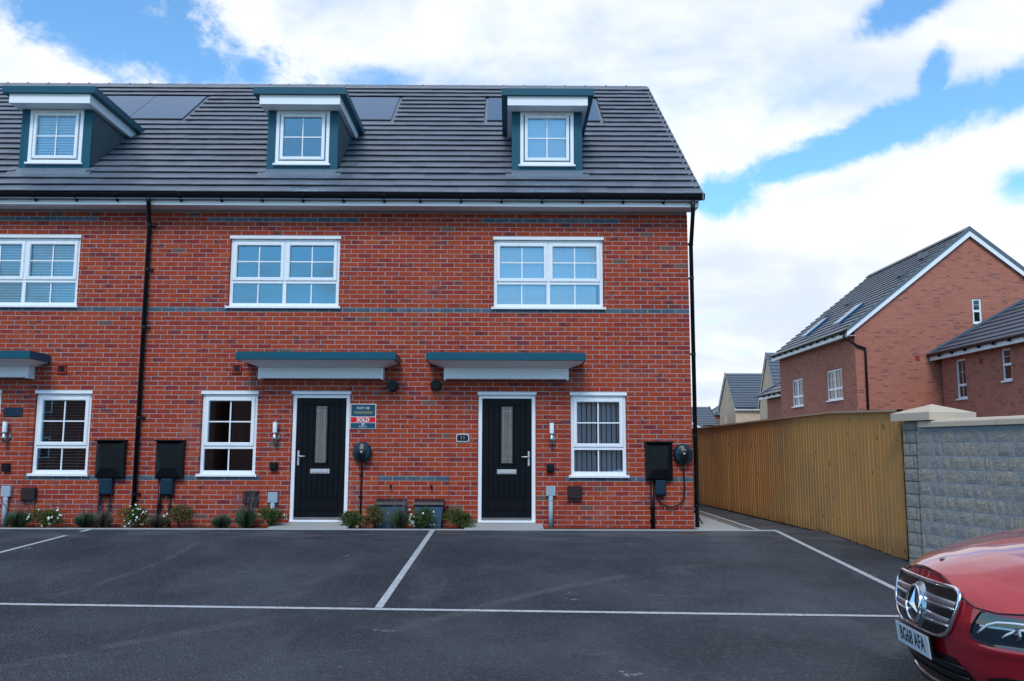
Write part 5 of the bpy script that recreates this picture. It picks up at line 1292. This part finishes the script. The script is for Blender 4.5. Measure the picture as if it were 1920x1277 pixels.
m.grid(bonnet_rows(.004)); o = fixn(m.build('bonnet', 'carred', car, True))
# shut line
m = MB(); pts = []
for sgn in (-1, 1):
    for ph in (PHI[:19] if sgn > 0 else PHI[18:0:-1]):
        zt = topz(ph); x, v_ = surf(ph, zt, .0025); pts.append((x, sgn * v_, zt + .001))
m.tube(pts, .0042, 6); m.build('shut_line', 'carblack', car)
def fp(v_, z, off=.004):          # point on the front surface at lateral v, height z
    w_ = wz(z); t = min(abs(v_) / w_, .9999); ph = math.asin(t ** (PE / 2)); x, vv = surf(ph, z, off); return (x, math.copysign(vv, v_), z)
def patch(poly, off, name, mt, parent, n=20, smooth=True):
    """fill an outline given as left and right v for each z"""
    m = MB(); rows = [[fp(a + (b_ - a) * i / n, z, off) for i in range(n + 1)] for (z, a, b_) in poly]; m.grid(rows); return fixn(m.build(name, mt, parent, smooth))
# grille outline
def gout(z): return float(np.interp(z, [.450, .462, .485, .53, .58, .64, .68, .700, .708], [.22, .285, .332, .372, .398, .412, .405, .385, .355]))
zz = [.450, .456, .466, .485, .515, .56, .61, .65, .68, .695, .704, .708]
gr = patch([(z, -gout(z), gout(z)) for z in zz], .004, 'grille', 'carblack', car)
out = [fp(gout(z), z, .010) for z in zz] + [fp(v_, .708, .010) for v_ in (.25, .12, 0, -.12, -.25)] + [fp(-gout(z), z, .010) for z in reversed(zz)] + [fp(v_, .450, .010) for v_ in (-.12, 0, .12)]
m = MB(); m.tube(out + out[:1], .0115, 8); m.build('grille_surround', 'chrome', gr, True)
for zc in (.622, .535):
    for sgn in (-1, 1):
        e_ = gout(zc) - .018
        m = MB(); rows = []
        for t in range(13):
            v_ = sgn * (.085 + (e_ - .085) * t / 12); hgt = .030 - .008 * t / 12
            rows.append([fp(v_, zc - hgt, .006), fp(v_, zc - hgt * .5, .013), fp(v_, zc + hgt * .2, .016), fp(v_, zc + hgt * .8, .012), fp(v_, zc + hgt, .005)])
        m.grid(rows); fixn(m.build('grille_bar', 'satin', gr, True))
        m = MB(); m.tube([fp(sgn * (.085 + (e_ - .085) * t / 12), zc - .012, .017) for t in range(13)], .0055, 6); m.build('grille_bar_trim', 'chrome', gr, True)
def fr(v_, z, off): return Vector(fp(v_, z, off))
SC = .574; sr_ = .092
ring = [fr(sr_ * math.cos(t), SC + sr_ * math.sin(t), .028) for t in [2 * math.pi * k / 36 for k in range(37)]]
m = MB(); m.tube(ring, .0095, 8); em = m.build('badge_ring', 'chrome', gr, True)
m = MB(); m.add([fr(0, SC, .024)] + [q - Vector((-.004, 0, 0)) for q in ring], [(0, i, i + 1) for i in range(1, 37)]); m.build('badge_disc', 'carblack', gr)
m = MB()
cen = fr(0, SC, .048)
for k in range(3):
    a = math.pi / 2 + k * 2 * math.pi / 3
    tip = fr(math.cos(a) * .086, SC + math.sin(a) * .086, .028); l_ = fr(math.cos(a + 1.047) * .017, SC + math.sin(a + 1.047) * .017, .028); r_ = fr(math.cos(a - 1.047) * .017, SC + math.sin(a - 1.047) * .017, .028)
    m.add([cen, l_, tip, r_], [(0, 1, 2), (0, 2, 3)])
fixn(m.build('badge_star', 'chrome', gr))
m = MB(); rows = [[fp(sgn_ * r_, SC + .11 - .0 * r_, .012) for r_ in (0,)] for sgn_ in (1,)]
rows = []
for t in [2 * math.pi * k / 28 for k in range(29)]:
    rows.append([fr(sr_ * math.cos(t) * f, SC + sr_ * math.sin(t) * f * g_, o_) for f, g_, o_ in ((1.02, 1.0, .024), (1.20, 1.0, .014), (1.32, 1.0, .006))])
m = MB(); m.grid(rows); fixn(m.build('badge_housing', 'satin', gr, True))
# bonnet badge
m = MB(); m.lathe([(.024, 0), (.024, .004), (.020, .005)], (.150, 0, .8095), 'z', 24); bb = m.build('bonnet_badge', 'chrome', car); bb.rotation_euler = (0, 0, 0)
m = MB(); m.lathe([(.017, .0052), (.016, .0056)], (.150, 0, .8095), 'z', 20); m.build('badge_centre', 'navy', bb)
# headlamps
for sgn in (-1, 1):
    m = MB(); rows = []
    hl = [(.484, .585, .80), (.490, .535, .865), (.500, .505, .89), (.518, .492, .90), (.545, .500, .905), (.575, .513, .905), (.604, .527, .905), (.626, .540, .90)]
    m = MB(); rows = [[fp(sgn * (a + (b_ - a) * i / 16), z, .004) for i in range(17)] for (z, a, b_) in hl]; m.grid(rows); hd = fixn(m.build('headlight', 'lampglass', car, True))
    edge = [fp(sgn * a, z, .004) for z, a, b_ in hl] + [fp(sgn * b_, z, .004) for z, a, b_ in reversed(hl)]
    m = MB(); m.tube(edge + edge[:1], .0055, 6); m.build('headlight_seal', 'carblack', hd)
    for base_, rise in ((.535, .062), (.645, .052)):
        pts = [(base_, .530), (base_ + .02, .548), (base_ + .05, .532 + rise * .72), (base_ + .09, .532 + rise), (base_ + .15, .535 + rise * 1.08), (base_ + .22, .536 + rise * 1.12)]
        m = MB(); m.tube([fp(sgn * min(v_, .885), z, .007) for v_, z in pts], [.004, .006, .0068, .0065, .006, .005], 6); m.build('light_guide', 'drl', hd, True)
    m = MB(); m.lathe([(.030, .004), (.030, -.006), (.024, -.008)], fp(sgn * .70, .553, .003), 'x', 18); m.build('projector_lens', 'satin', hd)
    m = MB(); m.lathe([(.022, -.006), (.014, -.013), (.004, -.015)], fp(sgn * .70, .553, .005), 'x', 18); m.build('projector_glass', 'lampglass', hd, True)
    m = MB(); m.grid([[fp(sgn * (.545 + .30 * i / 12), z + .018 * i / 12, o_) for i in range(13)] for z, o_ in ((.556, .0045), (.563, .0075), (.570, .0045))]); fixn(m.build('lamp_blade', 'satin', hd, True))
    # side air intake
    it = [(.195, .60, .80), (.24, .55, .835), (.285, .52, .85), (.32, .54, .85), (.345, .62, .84), (.355, .72, .80)]
    m = MB(); m.grid([[fp(sgn * (a + (b_ - a) * i / 10), z, .004) for i in range(11)] for z, a, b_ in it]); ik = fixn(m.build('side_intake', 'carblack', car, True))
    m = MB(); m.grid([[fp(sgn * (.54 + .28 * i / 10), .268 + dz + .02 * i / 10, dd) for i in range(11)] for dz, dd in ((-.012, .004), (-.004, .020), (.006, .016), (.014, .004))]); fixn(m.build('intake_fin', 'carblack', ik, True))
# lower intake, splitter and plate
lo = [(.195, -.50, .50), (.23, -.50, .50), (.27, -.47, .47), (.31, -.43, .43), (.345, -.385, .385), (.37, -.36, .36)]
li = patch(lo, .004, 'lower_intake', 'carblack', car)
for zc in (.235, .285, .335):
    m = MB(); m.tube([fp(-.42 + .84 * t / 16, zc, .010) for t in range(17)], .006, 6); m.build('intake_slat', 'carblack', li, True)
m = MB(); m.tube([fp(-.80 + 1.6 * t / 40, .178 + .030 * (abs(-.80 + 1.6 * t / 40) / .8) ** 3, .012) for t in range(41)], .012, 8); m.build('chrome_lip', 'chrome', car, True)
m = MB(); rows = [[fp(-.83 + 1.66 * t / 30, z, o_) for t in range(31)] for z, o_ in ((.135, -.03), (.140, .035), (.158, .030), (.168, .004))]; m.grid(rows); fixn(m.build('splitter', 'carblack', car, True))
pc = Vector(fp(0, .355, .018)); ptl = R(6)
m = MB(); m.box(-.240, .240, -.010, .0, -.060, .060); pl = m.build('number_plate_holder', 'carblack', car); pl.location = (pc.x - .012, .02, .385); pl.rotation_euler = (ptl, 0, R(-90))
m = MB(); m.cbox(-.232, .232, -.014, -.0105, -.0555, .0555, .001); m.build('number_plate', 'plate', pl)
text('BG68 AFA', .104, 'ink', pl, (0, -.0148, .001), sx=.77, bold=.0012, ext=.0004)
# rear, cabin, wheels
def zr_(x): return float(np.interp(x, [1.28, 1.7, 2.15, 2.6, 3.2, 3.75, 4.2, 4.42], [.998, 1.19, 1.385, 1.455, 1.45, 1.34, 1.14, 1.06]))
m = MB(); rows = []
for x in (1.28, 1.45, 1.7, 1.95, 2.15, 2.4, 2.8, 3.2, 3.5, 3.75, 4.0, 4.2, 4.42):
    zb = ztop(x, .9) - .01; zt = max(zr_(x), zb + .005); vb = wz(.95) - .01; vr = .56
    half = [(vb, zb), (vb - (vb - vr) * .45, zb + (zt - zb) * .5), (vr + .03, zb + (zt - zb) * .88), (vr - .12, zb + (zt - zb) * .975), (.2, zt), (0, zt)]
    rows.append([(x, v_, z) for v_, z in half] + [(x, -v_, z) for v_, z in reversed(half[:-1])])
m.grid(rows); fixn(m.build('greenhouse', 'carglass', car, True))
m = MB(); rows = []
for x in (2.12, 2.3, 2.6, 2.9, 3.2, 3.5, 3.72):
    zt = zr_(x); rows.append([(x, v_, zt - .060 * (abs(v_) / .56) ** 2.6 + .006) for v_ in np.linspace(-.60, .60, 13)])
m.grid(rows); fixn(m.build('roof', 'carred', car, True))
m = MB(); rows = []
for x in (4.30, 4.5, 4.7, 4.85, 4.92):
    f = 1 if x < 4.2 else (1 - ((x - 4.2) / .725) ** 2.6) ** .38; vb = wz(.95) * f; zt = ztop(x, .9); rows.append([(x, vb * t, zt + (1.06 - .10 * (x - 4.3) - zt) * (1 - abs(t) ** 3) * min(1, (4.93 - x) * 8)) for t in np.linspace(-1, 1, 13)])
m.grid(rows); fixn(m.build('boot_lid', 'carred', car, True))
for sgn in (-1, 1):
    for x in (.86, 3.80):
        m = MB(); m.lathe([(.385, -.004), (.385, .004)], (0, 0, 0), 'y', 32); a_ = m.build('wheel_arch', 'carblack', car); a_.location = (x, sgn * .922, .335)
        m = MB(); m.lathe([(.24, -.10), (.31, -.11), (.332, -.08), (.332, .08), (.31, .11), (.24, .10)], (0, 0, 0), 'y', 36); wl = fixn(m.build('wheel', 'rubber', car, True)); wl.location = (x, sgn * .855, .332)
        m = MB(); m.lathe([(.235, -.02), (.235, .02)], (0, sgn * .088, 0), 'y', 32)
        m.build('rim_barrel', 'carblack', wl)
        for k in range(5):
            a = 2 * math.pi * k / 5; mm = MB(); c_, s_ = math.cos(a), math.sin(a); t_ = .022
            mm.add([(-s_ * t_, sgn * .116, c_ * t_), (s_ * t_, sgn * .116, -c_ * t_), (c_ * .235 + s_ * t_ * 1.4, sgn * .112, s_ * .235 - c_ * t_ * 1.4), (c_ * .235 - s_ * t_ * 1.4, sgn * .112, s_ * .235 + c_ * t_ * 1.4)], [(0, 1, 2, 3)]); mm.build('spoke', 'satin', wl)
    m = MB(); m.cbox(1.80, 2.0, -.06, .06, -.07, .07, .03); mr = m.build('door_mirror', 'carred', car, True); mr.location = (.0, sgn * 1.0, 1.0)
    m = MB(); m.tube([(3.0, sgn * .88, .80), (3.2, sgn * .90, .80)], .012, 6); m.build('door_handle', 'chrome', car)
m = MB(); m.box(.35, 4.6, -.80, .80, .15, .30); m.build('underbody', 'carblack', car)

print('objects', len(bpy.data.objects))
